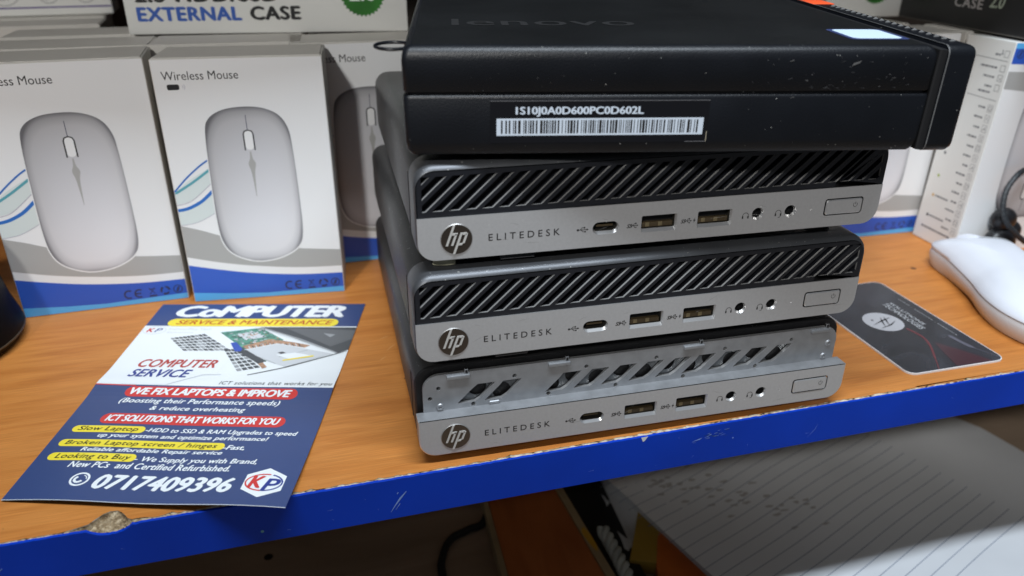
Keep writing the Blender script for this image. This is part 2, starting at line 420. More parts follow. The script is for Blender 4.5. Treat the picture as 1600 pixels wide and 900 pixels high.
for k in range(14):
    x = rnd.uniform(-140, 280); z = rnd.uniform(-16, -3); a = rnd.uniform(0, 3); l = rnd.uniform(.5, 2.5)
    P.stroke([(x, z), (x+l*math.cos(a), z+l*math.sin(a)*.6)], [.03, .12], BLUESCR)
# a torn white flake hanging over the band
P.poly([(87, -.4), (90, -.3), (88.6, -2.3), (87.9, -2.6)], mat('flake', (.75, .76, .76), .7))
P.build('scuff_marks', band)
# grain marks and scratches on the laminate
P = Print(lambda u, v, h: (u, v, h+.02))
pale = mat('laminate_scratch', (.62, .32, .12), .5); dark = mat('laminate_pit', (.14, .055, .018), .7)
for (x, y, l, a) in ((-2, 88, 9, .9), (-6, 80, 5, .8), (-4, 100, 6, .5)): P.stroke([(x, y), (x+l*.5*math.cos(a), y+l*.5*math.sin(a)), (x+l*math.cos(a), y+l*math.sin(a)*.9)], [.05, .5, .05], pale)
P.poly([(307, 104), (309, 103.2), (310.4, 105), (308.6, 107), (307.2, 106)], dark); P.poly(circ(3, 62, .35, 7), dark)
for k in range(40): P.poly(circ(rnd.uniform(-150, 290), rnd.uniform(0, 150), rnd.uniform(.08, .22), 6), dark if k % 3 else pale)
P.build('surface_marks', desk)
# ------------------------------------------------------------------ desktop computers with slotted black grilles
UG = 'small desktop computers in the stack'
UW, UD, UH = 177., 177., 34.
def ring(x0, x1, z0, z1, r, y, n=7): return [(u, y, w_) for u, w_ in rrect(x0, x1, z0, z1, r, n)]
FRONT = lambda u, w_, d: (u, d, w_)
def stad(x0, x1, z0, z1): return rrect(x0, x1, z0, z1, (z1-z0)/2*.999, 7)
USB = ((80.1, 93.6), (101.7, 115.2)); UZ = (4.6, 10.8)
JACKS = (125.6, 138.9)
def casing(t, bare=False):
    b = MB(); y0 = 8.8 if bare else 4.
    loops = [ring(1.0, 176, .8, 33.2, 6.5, y0), ring(.4, 176.6, .4, 33.6, 6.8, y0+.8), ring(.4, 176.6, .4, 33.6, 6.8, UD-2), ring(2, 175, 1.6, 32.4, 5.6, UD)]
    b.loft(loops[1:], GRAPH_D, False, True)
    b.loft(loops[:2], BLACK_D if bare else BLACK_D, True, False)
    o = b.build('casing', t, smooth=True, ang=40)
    # shallow pressed line along each side and the top
    for s_, x in ((-1, .32), (1, 176.68)):
        b = MB(); b.box(min(x, x+s_*.12), max(x, x+s_*.12), 18, 19, 7, 27, BLACK_D); b.build('seam', o)
    for x in (12, 156):
        for y in (12, 150):
            f = MB(); f.loft([[(px, py, -3.4) for px, py in circ(x+4.5, y, 4.2, 18)], [(px, py, .6) for px, py in circ(x+4.5, y, 5, 18)]], RUBBER)
            f.build('foot', t, smooth=True)
    return o
def front_parts(t):
    """silver lower fascia with its sockets, button, badge and lettering"""
    b = MB()
    outer = rrect(.6, 176.4, .6, 15.9, (6.2, 6.2, .05, .05), 7)
    holes = [stad(61.9, 71.6, 5.2, 9.8)]+[rrect(x0, x1, UZ[0], UZ[1], .5, 2) for x0, x1 in USB]+[circ(x, 8.1, 2.35, 22) for x in JACKS]+[circ(147.4, 8.2, .55, 10)]+[rrect(153.0, 169.3, 5.0, 11.7, 1.2, 4)]
    holes_plate(b, outer, holes, FRONT, SILVER, .55, SILVER_L)
    b.build('front_plate', t)
    def well(name, hole, inner, m_in, depth=3.2):
        """chamfered lip, metal well and dark bottom"""
        w_ = MB(); n = len(hole)
        w_.loft([[(u, .02, z) for u, z in hole], [(u, .9, z) for u, z in inner]], SILVER_L, False, False)
        w_.loft([[(u, .9, z) for u, z in inner], [(u, depth, z) for u, z in inner]], m_in, False, False)
        w_.face([(u, depth, z) for u, z in inner], BLACK_D)
        return w_.build(name, t)
    p = well('usb_c_port', stad(61.9, 71.6, 5.2, 9.8), stad(62.3, 71.2, 6.2, 9.6), PORTM)
    q = MB(); q.box(63.7, 69.9, 1.4, 3, 7.6, 8.3, TONGUE); q.build('tongue', p, bevel=.1)
    for x0, x1 in USB:
        p = well('usb_port', rrect(x0, x1, UZ[0], UZ[1], .5, 2), rrect(x0+.4, x1-.5, UZ[0]+1.1, UZ[1]-.15, .4, 2), PORTM)
        q = MB(); q.box(x0+.9, x1-1, 1.3, 3.1, 6.0, 7.7, TONGUE)
        for k in range(2): q.box(x0+1.9+4.9*k, x0+3.6+4.9*k, 1.1, 1.3, 6.2, 7.9, CONTACT)
        q.build('tongue', p, bevel=.08)
    for x in JACKS: well('audio_jack', circ(x, 8.1, 2.35, 22), circ(x, 8.3, 1.85, 22), BLACK_D)
    b = MB(); b.face([(u, .35, z) for u, z in circ(147.4, 8.2, .55, 10)], mat('led_lens', (.5, .5, .5), .3)); b.build('indicator_light', t)
    b = MB(); n1_ = rrect(153.5, 168.8, 5.45, 11.25, 1.0, 4); n2_ = rrect(153.85, 168.45, 5.8, 10.9, .8, 4)
    b.loft([[(u, .9, z) for u, z in n1_], [(u, -.05, z) for u, z in n1_]], INK, False, False); b.loft([[(u, -.05, z) for u, z in n1_], [(u, -.30, z) for u, z in n2_]], SILVER_L, False, False)
    b.face([(u, -.30, z) for u, z in n2_], SILVER)
    btn = b.build('power_button', t)
    P = Print(lambda u, v, h: (u, -.32-h, v)); cx, cz = 165.9, 8.8
    P.stroke([(cx+.85*math.cos(rad(a)), cz+.85*math.sin(rad(a))) for a in range(125, 416, 15)], .16, INK); P.stroke([(cx, cz+.2), (cx, cz+1.15)], .18, INK); P.build('power_symbol', btn)
    # round badge with the slanted two letters
    b = MB(); cx, cz, R_ = 13.7, 7.95, 5.55
    b.loft([[(u, -.02, z) for u, z in circ(cx, cz, R_, 40)], [(u, -.28, z) for u, z in circ(cx, cz, R_-.25, 40)]], mat('badge_rim', (.34, .33, .32), .42, .6), False, False)
    b.face([(u, -.28, z) for u, z in circ(cx, cz, R_-.25, 40)], LOGO)
    lg = b.build('badge', t)
    b = MB()
    def bar(pts, m=CHROME):
        pp = [(cx+u*R_*.97, cz+v*R_*.97) for u, v in pts]; n_ = len(pp)
        tr = tessellate_polygon([[Vector((u, v, 0)) for u, v in pp]])
        b.raw([(u, -.55, v) for u, v in pp], [tuple(k) for k in tr], m)
        b.raw([(u, -.55, v) for u, v in pp]+[(u, -.28, v) for u, v in pp], [(j, (j+1) % n_, n_+(j+1) % n_, n_+j) for j in range(n_)], m)
    wd = .092
    def sl(x, y0, y1, s_=.37): return [(x+y0*s_, y0), (x+wd*1.5+y0*s_, y0), (x+wd*1.5+y1*s_, y1), (x+y1*s_, y1)]
    bar(sl(-.56, -.40, .98)); bar([(-.40+.36*.37-.03, .42), (-.02+.36*.37-.02, .42), (.02, .32), (.0, .28), (-.40+.28*.37, .28)]); bar(sl(-.22, -.40, .36))
    bar(sl(.10, -.98, .42)); bar([(.10+.42*.37+.15, .42), (.50+.42*.37, .42), (.54+.30*.37, .28), (.12+.28*.37+.15, .28)]); bar(sl(.46, -.28, .34)); bar([(.12-.28*.37+.14, -.28), (.50-.28*.37, -.28), (.46-.40*.37, -.40), (.10-.40*.37+.14, -.40)])
    b.build('badge_letters', lg)
    P = Print(lambda u, v, h: (u, -h, v))
    P.text('ELITEDESK', 24.7, 6.3, 50.0, 8.8, INK, 1, .004, 0, 1.55)
    def trident(x, z, s_=1.0):
        P.stroke([(x, z), (x+3.4*s_, z)], .22, INK); P.poly(circ(x+.1, z, .42*s_, 9), INK); P.poly([(x+3.3*s_, z-.38), (x+4.1*s_, z), (x+3.3*s_, z+.38)], INK)
        P.stroke([(x+.9*s_, z), (x+1.6*s_, z+.75), (x+2.4*s_, z+.75)], .2, INK); P.poly(circ(x+2.5*s_, z+.75, .32, 8), INK)
        P.stroke([(x+1.3*s_, z), (x+2.0*s_, z-.75), (x+2.7*s_, z-.75)], .2, INK); P.rect(x+2.55*s_, z-1.0, x+3.05*s_, z-.5, INK)
    trident(56.4, 7.5); P.text('SS', 74.6, 6.7, 76.7, 8.2, INK, 1, .02, .25, .9); trident(76.4, 7.5, .62)
    P.text('SS', 95.2, 6.8, 97.2, 8.3, INK, 1, .02, .25, .9); trident(96.9, 7.6, .62); P.poly([(100.7, 8.6), (99.9, 7.5), (100.4, 7.5), (100.1, 6.7), (101.0, 7.8), (100.5, 7.8)], INK)
    for x, mic in ((120.7, 0), (134.0, 1)):
        P.stroke([(x+1.15*math.cos(rad(a)), 7.7+1.15*math.sin(rad(a))) for a in range(-20, 201, 20)], .2, INK)
        P.rect(x-1.35, 6.6, x-.8, 7.6, INK); P.rect(x+.8, 6.6, x+1.35, 7.6, INK)
        if mic: P.stroke([(x+1.1, 6.6), (x+.8, 6.1), (x+.1, 6.0)], .2, INK)
    P.build('lettering', t)
def make_desktop(label):
    t = thing('desktop_computer', label, 'computer', group=UG)
    casing(t)
    b = MB()   # graphite shell with the rounded, forward-tilted rim
    b.loft([ring(.6, 176.4, .6, 32.0, 6.4, .3), ring(.25, 176.75, .25, 33.1, 6.8, .9), ring(0, 177, 0, 33.8, 7, 2.6), ring(0, 177, 0, 34, 7, 13.5), ring(.4, 176.6, .4, 33.6, 6.8, 14.4)], GRAPH, False, False)
    b.loft([ring(.6, 176.4, .6, 32.0, 6.4, .3), ring(.9, 176.1, .9, 31.7, 6.2, .9)], RIM, False, False)
    b.build('bezel', t, smooth=True, ang=50)
    b = MB(); outer = rrect(1.0, 176.0, 16.1, 31.6, (.1, .1, 5.6, 5.6), 7)
    z0, z1, wd, pit, sl = 18.0, 30.0, 3.7, 5.65, 13.0
    def clip(poly, x0, x1):
        def cut(pl, f, inter):
            out = []
            for i in range(len(pl)):
                a, c_ = pl[i-1], pl[i]
                if f(c_):
                    if not f(a): out.append(inter(a, c_))
                    out.append(c_)
                elif f(a): out.append(inter(a, c_))
            return out
        for xx, sg in ((x0, 1), (x1, -1)):
            if not poly: break
            poly = cut(poly, lambda p: (p[0]-xx)*sg >= 0, lambda a, c_: (xx, a[1]+(c_[1]-a[1])*(xx-a[0])/(c_[0]-a[0])))
        return poly
    holes = []; x = -11.2
    while x < 174:
        h = clip([(x, z0), (x+wd, z0), (x+wd+sl, z1), (x+sl, z1)], 2.6, 174.4)
        if len(h) >= 3:
            A = abs(sum(h[i-1][0]*h[i][1]-h[i][0]*h[i-1][1] for i in range(len(h))))/2
            if A > 3.0: holes.append(h)
        x += pit
    G = lambda u, w_, d: (u, .45+d, w_)
    full = [h for h in holes if len(h) == 4 and abs(h[0][1]-z0) < 1e-6 and abs(h[1][1]-z0) < 1e-6 and abs(h[2][1]-z1) < 1e-6 and abs(h[3][1]-z1) < 1e-6 and abs(h[1][0]-h[0][0]-wd) < 1e-6 and abs(h[2][0]-h[3][0]-wd) < 1e-6]
    full.sort(); f0, f1 = full[0], full[-1]
    for p, q in zip(full, full[1:]): b.face([G(*p[1], 0), G(*q[0], 0), G(*q[3], 0), G(*p[2], 0)], GRILLE)
    zb, zt = 16.1, 31.6
    b.face([G(f0[0][0], zb, 0), G(f1[1][0], zb, 0), G(*f1[1], 0), G(*f0[0], 0)], GRILLE); b.face([G(*f0[3], 0), G(*f1[2], 0), G(f1[2][0], zt, 0), G(f0[3][0], zt, 0)], GRILLE)
    part = [h for h in holes if h not in full]
    lo_ = [p for p in outer if p[0] < 8]; ro_ = [p for p in outer if p[0] > 168]
    tl = [p for p in lo_ if p[1] > 20]; br_ = [p for p in ro_ if p[1] < 20]; tr_ = [p for p in ro_ if p[1] >= 20]
    holes_plate(b, [(1.0, zb), (f0[0][0], zb), f0[0], f0[3], (f0[3][0], zt)]+tl, [h for h in part if h[0][0] < 60], G, GRILLE)
    holes_plate(b, [(f1[1][0], zb)]+[(176.0, zb)]+tr_+[(f1[2][0], zt), f1[2], f1[1]], [h for h in part if h[0][0] > 60], G, GRILLE)
    for h in holes:        # each slot: walls facing the light painted pale grey, then its dark shaft
        n = len(h); cx = sum(p[0] for p in h)/n; cz = sum(p[1] for p in h)/n
        for j in range(n):
            p, q = h[j], h[(j+1) % n]; nx, nz = -(q[1]-p[1]), q[0]-p[0]; L = math.hypot(nx, nz)
            nx /= L; nz /= L
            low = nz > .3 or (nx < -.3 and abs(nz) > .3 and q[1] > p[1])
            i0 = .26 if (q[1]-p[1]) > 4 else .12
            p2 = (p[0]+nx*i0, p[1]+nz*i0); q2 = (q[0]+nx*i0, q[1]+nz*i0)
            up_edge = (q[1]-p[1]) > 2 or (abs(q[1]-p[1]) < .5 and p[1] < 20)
            b.face([(p[0], .45, p[1]), (q[0], .45, q[1]), (q2[0], 1.0, q2[1]), (p2[0], 1.0, p2[1])], SLOT_LIT if up_edge else GRILLE)
            b.face([(p2[0], 1.0, p2[1]), (q2[0], 1.0, q2[1]), (q2[0], 3.9, q2[1]), (p2[0], 3.9, p2[1])], GRILLE)
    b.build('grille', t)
    front_parts(t)
    b = MB(); b.box(29.5, 42, 3.5, 4.1, -2.6, .1, LABB)
    tg = b.build('pull_tab', t); P = Print(lambda u, v, h: (u, 3.5-h, v)); P.stroke([(29.8, -2.3), (41.7, -2.3), (41.7, -.3), (29.8, -.3)], .22, INKG, 1, True); P.build('tab_outline', tg)
    return t
Z0, PT = 2.0, 37.53
mid = make_desktop('silver-fronted desktop computer with slotted black grille, resting on the one with no grille')
mid.location = (1.0*MM, 4.4*MM, (Z0+PT)*MM+.0014); mid.rotation_euler = (0, 0, -.0011)
for ch in mid.children:
    pass
top_ = copy_tree(mid)
top_['label'] = 'silver-fronted desktop computer with slotted black grille, directly beneath the black computer'
top_.location = (3.7*MM, 7.8*MM, (Z0+2*PT)*MM+.0014); top_.rotation_euler = (0, 0, -.0124)
b = MB(); b.loft([[(x, y, -3.3) for x, y in smooth_closed([(6, 6), (10, 4.5), (14, 5), (13, 9), (8, 10)], 4)], [(x, y, .2) for x, y in smooth_closed([(7, 6.5), (10, 5), (13.4, 5.6), (12.4, 8.6), (8.4, 9.4)], 4)]], GLUE)
b.build('glue_residue', top_, smooth=True)

low = thing('desktop_computer', 'bottom desktop computer of the stack, grille missing so its bare zinc bracket shows', 'computer', (0, 0, Z0+1.4), (0, 0, 0), UG)
casing(low, True)
front_parts(low)
b = MB()   # tray: returns of the fascia, ledge on top
prof = [(u, z) for u, z in rrect(.2, 176.8, .2, 15.9, (6.6, 6.6, .05, .05), 7)]
b.loft([[(u, .3, z) for u, z in prof], [(u, 6.3, z) for u, z in prof]], BRACK, False, False)
prof2 = rrect(.6, 176.4, .6, 15.9, (6.2, 6.2, .05, .05), 7)
b.loft([[(u, .02, z) for u, z in prof2], [(u, .3, z) for u, z in prof]], SILVER_L, False, False)
b.build('ledge', low, smooth=True)
b = MB()
outer = rrect(3.0, 174.2, 15.8, 31.2, (.1, .1, 6.2, 6.2), 7)
slots = []
for x in [16.0, 26.4]+[49.9+11.25*k for k in range(9)]:
    k_ = (x*7.3) % 1.3; slots.append([(x-.4, 18.0), (x+6.2, 18.0), (x+8.3, 19.3), (x+13.9+.3*k_, 25.5), (x+6.4+k_, 25.5), (x+5.2, 23.6)])
pin = [(8.8, 25.6), (5.6, 21.6), (21.7, 17.1), (37.5, 27.0), (50.9, 17.2), (65.7, 27.0), (78.1, 16.9), (94.4, 27), (106.6, 16.7), (123.6, 27), (138.3, 17), (153.2, 27.2)]
scr = [(9.2, 17.6), (173-2.2, 23.4), (169.6, 17.4)]
holes_plate(b, outer, slots+[circ(x, z, .85, 12) for x, z in pin], lambda u, w_, d: (u, 6+d, w_), BRACK, 1.5, SILVER_L)
br = b.build('bracket', low)
for x, z in scr:
    q = MB(); q.loft([[(u, 5.98, v) for u, v in circ(x, z, 1.5, 18)], [(u, 5.5, v) for u, v in circ(x, z, 1.2, 18)], [(u, 5.5, v) for u, v in circ(x, z, .6, 18)], [(u, 5.9, v) for u, v in circ(x, z, .5, 18)]], BRACK, False, True)
    q.build('screw', br, smooth=True)
q = MB(); q.loft([[(u, 5.98, v) for u, v in stad(27.5, 32, 15.9, 17.3)], [(u, 5.6, v) for u, v in stad(27.8, 31.7, 16.1, 17.1)]], BRACK, False, True); q.build('embossed_tab', br, smooth=True)
for x in (12.0, 50.5, 105.5, 161.5):
    q = MB(); q.box(x, x+8.5, 4.9, 6.6, 29.2, 30.7, BRACK); q.box(x+6.6, x+8.0, 5.6, 6.8, 30.7, 32.6, BLACK_D); q.build('clip', br, bevel=.25)
b = MB(); holes_plate(b, rrect(6, 171, 15, 30.5, 4, 4), [circ(14+9.5*k, 21.5+(1.8 if k % 2 else -1.2), 3.6, 16) for k in range(17)], lambda u, w_, d: (u, 7.9+d, w_), mat('inner_sheet', (.13, .14, .15), .45, .5), .6, BLACK_D)
b.build('inner_sheet', low)
b = MB(); b.box(29.5, 42, 8, 8.6, 33.4, 33.9, LABB); b.build('pull_tab', low)

rw = random.Random(31)
DUST = mat('dust_speck', (.70, .70, .68), .7); HAIR = mat('fine_scratch', (.30, .295, .29), .5)
for t in (mid, top_, low):
    fp_ = [c_ for c_ in t.children if c_.name.startswith('front_plate')][0]
    P = Print(lambda u, v, h: (u, -.005-h, v), .02)
    for k in range(16): P.poly(circ(rw.uniform(4, 173), rw.uniform(1.5, 15), rw.uniform(.08, .2), 6), DUST, 1)
    for k in range(9):
        x, z_ = rw.uniform(5, 168), rw.uniform(2, 14); a = rw.uniform(-.5, .7); l = rw.uniform(1.5, 7)
        P.stroke([(x, z_), (x+l*math.cos(a)*.5, z_+l*math.sin(a)*.4), (x+l*math.cos(a), z_+l*math.sin(a)*.7)], [.02, .1, .02], HAIR, 1)
    P.build('wear_marks', fp_)
# ------------------------------------------------------------------ black computer lying across the top of the stack
tiny = thing('mini_computer', 'scuffed black mini computer with a white barcode label, lying turned on top of the stack', 'computer', (2.05, 9.48, 114.9), (rad(1.533), rad(.374), rad(-9.677)))
L = 169.4; TD = 181.
def slab(x0, x1, y0, y1, loops):  # loops of (inset, z)
    return [[(u, v, z) for u, v in rrect(x0+i, x1-i, y0+i, y1-i, max(.6, 2.2-i*.3), 4)] for i, z in loops]
b = MB(); b.loft(slab(0, L, 0, TD, [(4.2, .0), (1.6, .7), (.45, 2.4), (.1, 5), (0, 18.7), (.3, 19.5), (.9, 19.95)]), BLACK_P, True, True); low_t = b.build('lower_case', tiny, smooth=True)
b = MB(); b.loft(slab(.3, L-.3, .35, TD, [(.9, 19.9), (.9, 20.8)]), BLACK_D, True, True); b.build('seam', tiny)
b = MB(); b.loft(slab(0, L, 0, TD, [(.35, 20.7), (.1, 21.1), (.05, 30.2), (.3, 31.9), (.95, 33.2), (1.9, 34.1), (3.2, 34.5)]), BLACK_P, True, False)
b.loft(slab(0, L, 0, TD, [(3.2, 34.5), (3.6, 34.5)]), BLACK_T, False, True); lid = b.build('lid', tiny, smooth=True, ang=40)
b = MB(); b.loft([[(u, v, z) for u, v in rrect(L+.0, L+4, .8, TD-.8, .6, 3)] for z in (1.0, 33.3)], BLACK_D); b.build('recess', tiny)
b = MB(); b.loft([[(x, u, z) for u, z in rrect(0+i, TD-i, .2+i, 34.6-i, 3.0, 5)] for i, x in ((.5, L+2.6), (0, L+3.0), (0, L+10.6), (.5, L+11.9), (1.8, L+12.6))], BLACK_P, True, True)
bz = b.build('front_bezel', tiny, smooth=True, ang=50)
b = MB(); b.loft([[(x, u, z) for u, z in rrect(-.06, TD+.06, .14, 34.66, 3.05, 5)] for x in (L+2.55, L+2.9)], mat('bezel_line', (.25, .25, .25), .35, .4), False, False); b.build('bezel_trim', bz)
b = MB()
for k in range(20):
    y = 9+4.6*k; b.raw([(L+7.2, y, 34.55), (L+9.8, y+.2, 34.55), (L+8.8, y+1.3, 34.55), (L+8.6, y+.55, 35.3)], [(0, 1, 3), (1, 2, 3), (2, 0, 3)], mat('vent_ridge', (.13, .13, .13), .4))
b.build('vent_ridges', bz)
b = MB(); b.box(L+2.8, L+12.3, 103.5, 121, 34.2, 34.85, RED); b.build('red_tab', bz, bevel=.2)
P = Print(lambda u, v, h: (u, -.02-h, v))
P.rect(27, 4.6, 97, 18.0, LABB, 1); P.stroke([(27, 18), (97, 18.0)], .16, INKG, 2); P.stroke([(96.9, 4.6), (96.9, 8)], .2, mat('label_curl', (.45, .4, .3), .6), 2); P.stroke([(90, 4.7), (96.9, 4.7)], .16, INKG, 2)
lb_ = P.build('barcode_label', low_t)
P = Print(lambda u, v, h: (u, -.10-h, v)); P.rect(29, 7.0, 95.5, 12.5, LABW, 1)
x = 30.4; rb = random.Random(11)
while x < 93.5:
    wd = rb.choice((.26, .26, .26, .52, .52, .8)); P.rect(x, 7.7, x+wd, 11.9, INK, 2); x += wd+rb.choice((.28, .28, .5, .55, .85))
P.text('1S10J0A0D600PC0D602L', 35.0, 13.0, 75.8, 16.2, LABW, 1, .036, 0, 1.0); P.build('barcode_print', lb_)
P = Print(lambda u, v, h: (u, v, 34.52+h))
P.poly(rrect(146.0, 166.2, 12.6, 34.2, 2, 4), STICKD, 1); P.poly(rrect(147.6, 164.6, 14.2, 33.2, 2.5, 4), STICK, 2); P.build('sticker', lid)
P = Print(lambda u, v, h: (u, v, 34.52+h)); P.text('lenovo', 15.5, 41, 81, 56, mat('gloss_black', (.030, .030, .031), .3), 2, .01, 0, 1.05); P.build('maker_name', lid)
rs = random.Random(5)
for x, y in ((16, 40.6), (20, 41), (31, 41.4), (33, 40.8), (45, 41), (52, 41), (61, 41), (66, 41.2), (71, 41)): pass
P = Print(lambda u, v, h: (u, -.0-h, v))
for k in range(46):
    x = rs.gauss(137, 14); z = rs.gauss(22.6, 1.6) if k % 2 else rs.uniform(21.4, 32)
    P.stroke([(x, z), (x+rs.uniform(-.8, 1.6), z+rs.uniform(-.3, .8))], [.05, rs.uniform(.1, .4)], SCUFF if k % 5 == 0 else SCUFF2)
P.poly([(141, 28.4), (143.4, 29.4), (144, 30.2), (141.5, 29.4)], SCUFF); 
for k in range(26): P.poly(circ(rs.uniform(2, 165), rs.uniform(3, 32), rs.uniform(.06, .13), 5), SCUFF)
P.build('scuff_marks', lid)
P = Print(lambda u, v, h: (u, v, 34.51+h))
for k in range(30): P.stroke([(x_ := rs.uniform(4, 160), y_ := rs.uniform(4, 110)), (x_+rs.uniform(-3, 3), y_+rs.uniform(-.5, .5))], [.05, .2], SCUFF2)
P.build('top_scuffs', lid)
b = MB(); b.tube([(-2.6+5.6*math.cos(a), 8.6+6.4*math.sin(a), 33.2) for a in [2*math.pi*k/28 for k in range(28)]], .55, BLACK_P, 8, True); b.build('cable_loop', tiny, smooth=True)
for x in (14, 120):
    for y in (36, 150):
        b = MB(); b.loft([[(px, py, z) for px, py in circ(x, y, 6, 18)] for z in (-3.2, .3)], RUBBER); b.build('foot', tiny, smooth=True)

# ------------------------------------------------------------------ wireless mouse cartons
BG = 'white wireless mouse cartons'
def ce_marks(P, u, v, m, L_=5):
    def arc(cx, r, a0, a1): P.stroke([(cx+r*math.cos(rad(a)), v+2.3+r*math.sin(rad(a))) for a in range(a0, a1+1, 15)], .75, m, L_)
    arc(u+2.4, 2.1, 55, 305); arc(u+7.4, 2.1, 55, 305); P.stroke([(u+5.6, v+2.3), (u+8.2, v+2.3)], .7, m, L_)
    P.stroke([(u+12, v+.1), (u+15.6, v+.1)], .8, m, L_); P.stroke([(u+12.3, v+4.6), (u+15, v+1.2)], .3, m, L_); P.stroke([(u+15, v+4.6), (u+12.4, v+1.2)], .3, m, L_); P.stroke([(u+12.2, v+4.0), (u+15.3, v+4.0)], .3, m, L_)
    for a0 in (0, 120, 240): P.stroke([(u+20+2*math.cos(rad(a)), v+2.4+2*math.sin(rad(a))) for a in range(a0, a0+95, 15)], [1.2, 1.1, 1, 1, .9, .8, .2], m, L_)
    P.stroke([(u+26.2+2.1*math.cos(rad(a)), v+2.4+2.1*math.sin(rad(a))) for a in range(0, 360, 20)], .45, m, L_, True); P.poly([(u+25.2, v+1.0), (u+26.4, v+1.2), (u+27.3, v+3.8), (u+26.0, v+3.4)], m, L_)
BW, BD, BH = 78., 35.5, 125.
def mouse_front(t):
    P = Print(lambda u, v, h: (u, -.03-h, v), .03)
    P.rect(.4, .4, BW-.4, BH-.4, B_WHITE, 0)
    P.text('Wireless Mouse', 4.2, 115.2, 38.6, 119.2, INK, 1, 0.0, 0, 1.0)
    P.poly(rrect(5.9, 11.4, 110.7, 113.3, .8, 3), INK, 1)
    for r_ in (.9, 1.7): P.stroke([(12.2+r_*math.cos(rad(a)), 112+r_*math.sin(rad(a))) for a in range(-45, 46, 15)], .22, B_LINE, 1)
    # swooshes at the left
    P.poly(smooth_open([(.4, 60.5), (8, 66.5), (18.6, 72.5)], 4)+smooth_open([(18.4, 64.5), (8, 56.4), (.4, 54.5)], 4), B_PALE, 1)
    P.poly(smooth_open([(.4, 50), (8, 53), (18, 59)], 4)+smooth_open([(18, 49), (9, 44.6), (.4, 43.2)], 4), B_PALE, 1)
    P.stroke(smooth_open([(.4, 61.0), (6.8, 67.5), (13.9, 73.4), (18.4, 76.4)]), .8, B_WBLUE, 2)
    P.stroke(smooth_open([(.4, 60.0), (9.4, 65.3), (18.6, 71.6)]), [.4]+[1.2]*12, B_TEAL, 2)
    P.stroke(smooth_open([(.4, 54.0), (7.8, 56.0), (18.4, 64.6)]), .3, B_LINE, 2)
    P.stroke(smooth_open([(.4, 51.2), (5.7, 52.2), (12.4, 55.5), (18.4, 60.6)]), 1.6, B_WBLUE, 2)
    P.stroke(smooth_open([(.4, 43.2), (9, 44.6), (18, 49)]), .25, B_LINE, 2)
    # grey, white and blue sweeps at the foot
    P.poly(smooth_open([(.4, 43.0), (9.8, 40.0), (20.1, 36.0), (38, 30), (57.2, 27.0), (77.6, 25.0)])+[(77.6, 15.6)]+smooth_open([(77.6, 15.6), (56, 16.2), (33.5, 18.7), (16.3, 21.8), (.4, 25.9)]), B_GREY, 2)
    P.poly(smooth_open([(.4, 21.2), (15.7, 17.7), (32.9, 14.5), (55.5, 12.1), (77.6, 11.5)])+[(77.6, .4), (.4, .4)], B_BLUE, 2)
    P.poly([(.4, 5.4), (20, 3.6), (38, 2.6), (77.6, 3.4), (77.6, .4), (.4, .4)], B_LBLUE, 3)
    ol = [(19.3, 88.5), (21.6, 96.4), (28.6, 100.7), (38.5, 102.0), (47.5, 101.1), (54.5, 97.6), (58.2, 91.5), (59.4, 82.6), (60, 57.7), (59.6, 36.0), (56.3, 28.0), (48.6, 23.3), (40.3, 21.5), (32.5, 22.0), (24.0, 26.0), (19.6, 32.4), (18.2, 43.1), (18.4, 64.5)]
    sm = smooth_closed(ol, 5); P.poly([(39.2+(x-39.2)*1.022, 61.5+(z-61.5)*1.012-.2) for x, z in sm], B_WHITE, 3); P.poly(sm, MOUSEP, 4)
    P.stroke([(39.2, 98), (39.2, 90.8)], .3, B_INK, 5); P.stroke([(37.0, 80.6), (37.0, 88.6), (37.6, 90.0), (39.3, 90.6), (41.0, 90.0), (41.6, 88.6), (41.6, 80.6)], .62, INK, 5.2); P.poly(rrect(37.4, 41.2, 80.8, 90.2, 1.7, 4), B_WHITE, 5)
    P.poly(smooth_open([(38.9, 80), (38.5, 76.4), (37.5, 73.5), (38.4, 69), (39.1, 56.6)], 4)+smooth_open([(39.3, 56.6), (40, 69), (41, 73.5), (39.9, 76.4), (39.5, 80)], 4), B_GREY, 5)
    ce_marks(P, 47.2, 3.9, B_INK)
    return P.build('front_print', t)
def make_carton(label, front=True):
    t = thing('mouse_carton', label, 'carton', group=BG)
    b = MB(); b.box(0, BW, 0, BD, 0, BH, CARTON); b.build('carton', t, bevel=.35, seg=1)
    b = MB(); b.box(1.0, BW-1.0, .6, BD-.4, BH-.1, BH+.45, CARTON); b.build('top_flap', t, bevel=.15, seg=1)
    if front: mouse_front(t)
    return t
def place(o, x, y, rz, z=0, lean=0): o.location = (x*MM, y*MM, z*MM); o.rotation_euler = (0, rad(lean), rad(rz))
box2 = make_carton('white mouse carton')
box2['label'] = 'white mouse carton standing right behind the flyer, shading the carton behind it'
place(box2, -97.6, 163.4, -3.6)
plain = make_carton('mouse carton', False)
def dup(src, label, x, y, rz, lean=0):
    o = copy_tree(src); o['label'] = label; place(o, x, y, rz, 0, lean); return o
dup(box2, 'white mouse carton at the left edge of the photo, left of the flyer', -179.0, 164.0, 3.9)
dup(box2, 'white mouse carton in shadow, half hidden behind the left side of the computer stack', -35.5, 196.4, 2.6)
dup(box2, 'white mouse carton half hidden behind the right side of the computer stack', 269.2, 163.0, .3)
place(plain, -182.5, 205.0, 2.0); plain['label'] = 'mouse carton showing only its top, directly behind the carton at the left photo edge'
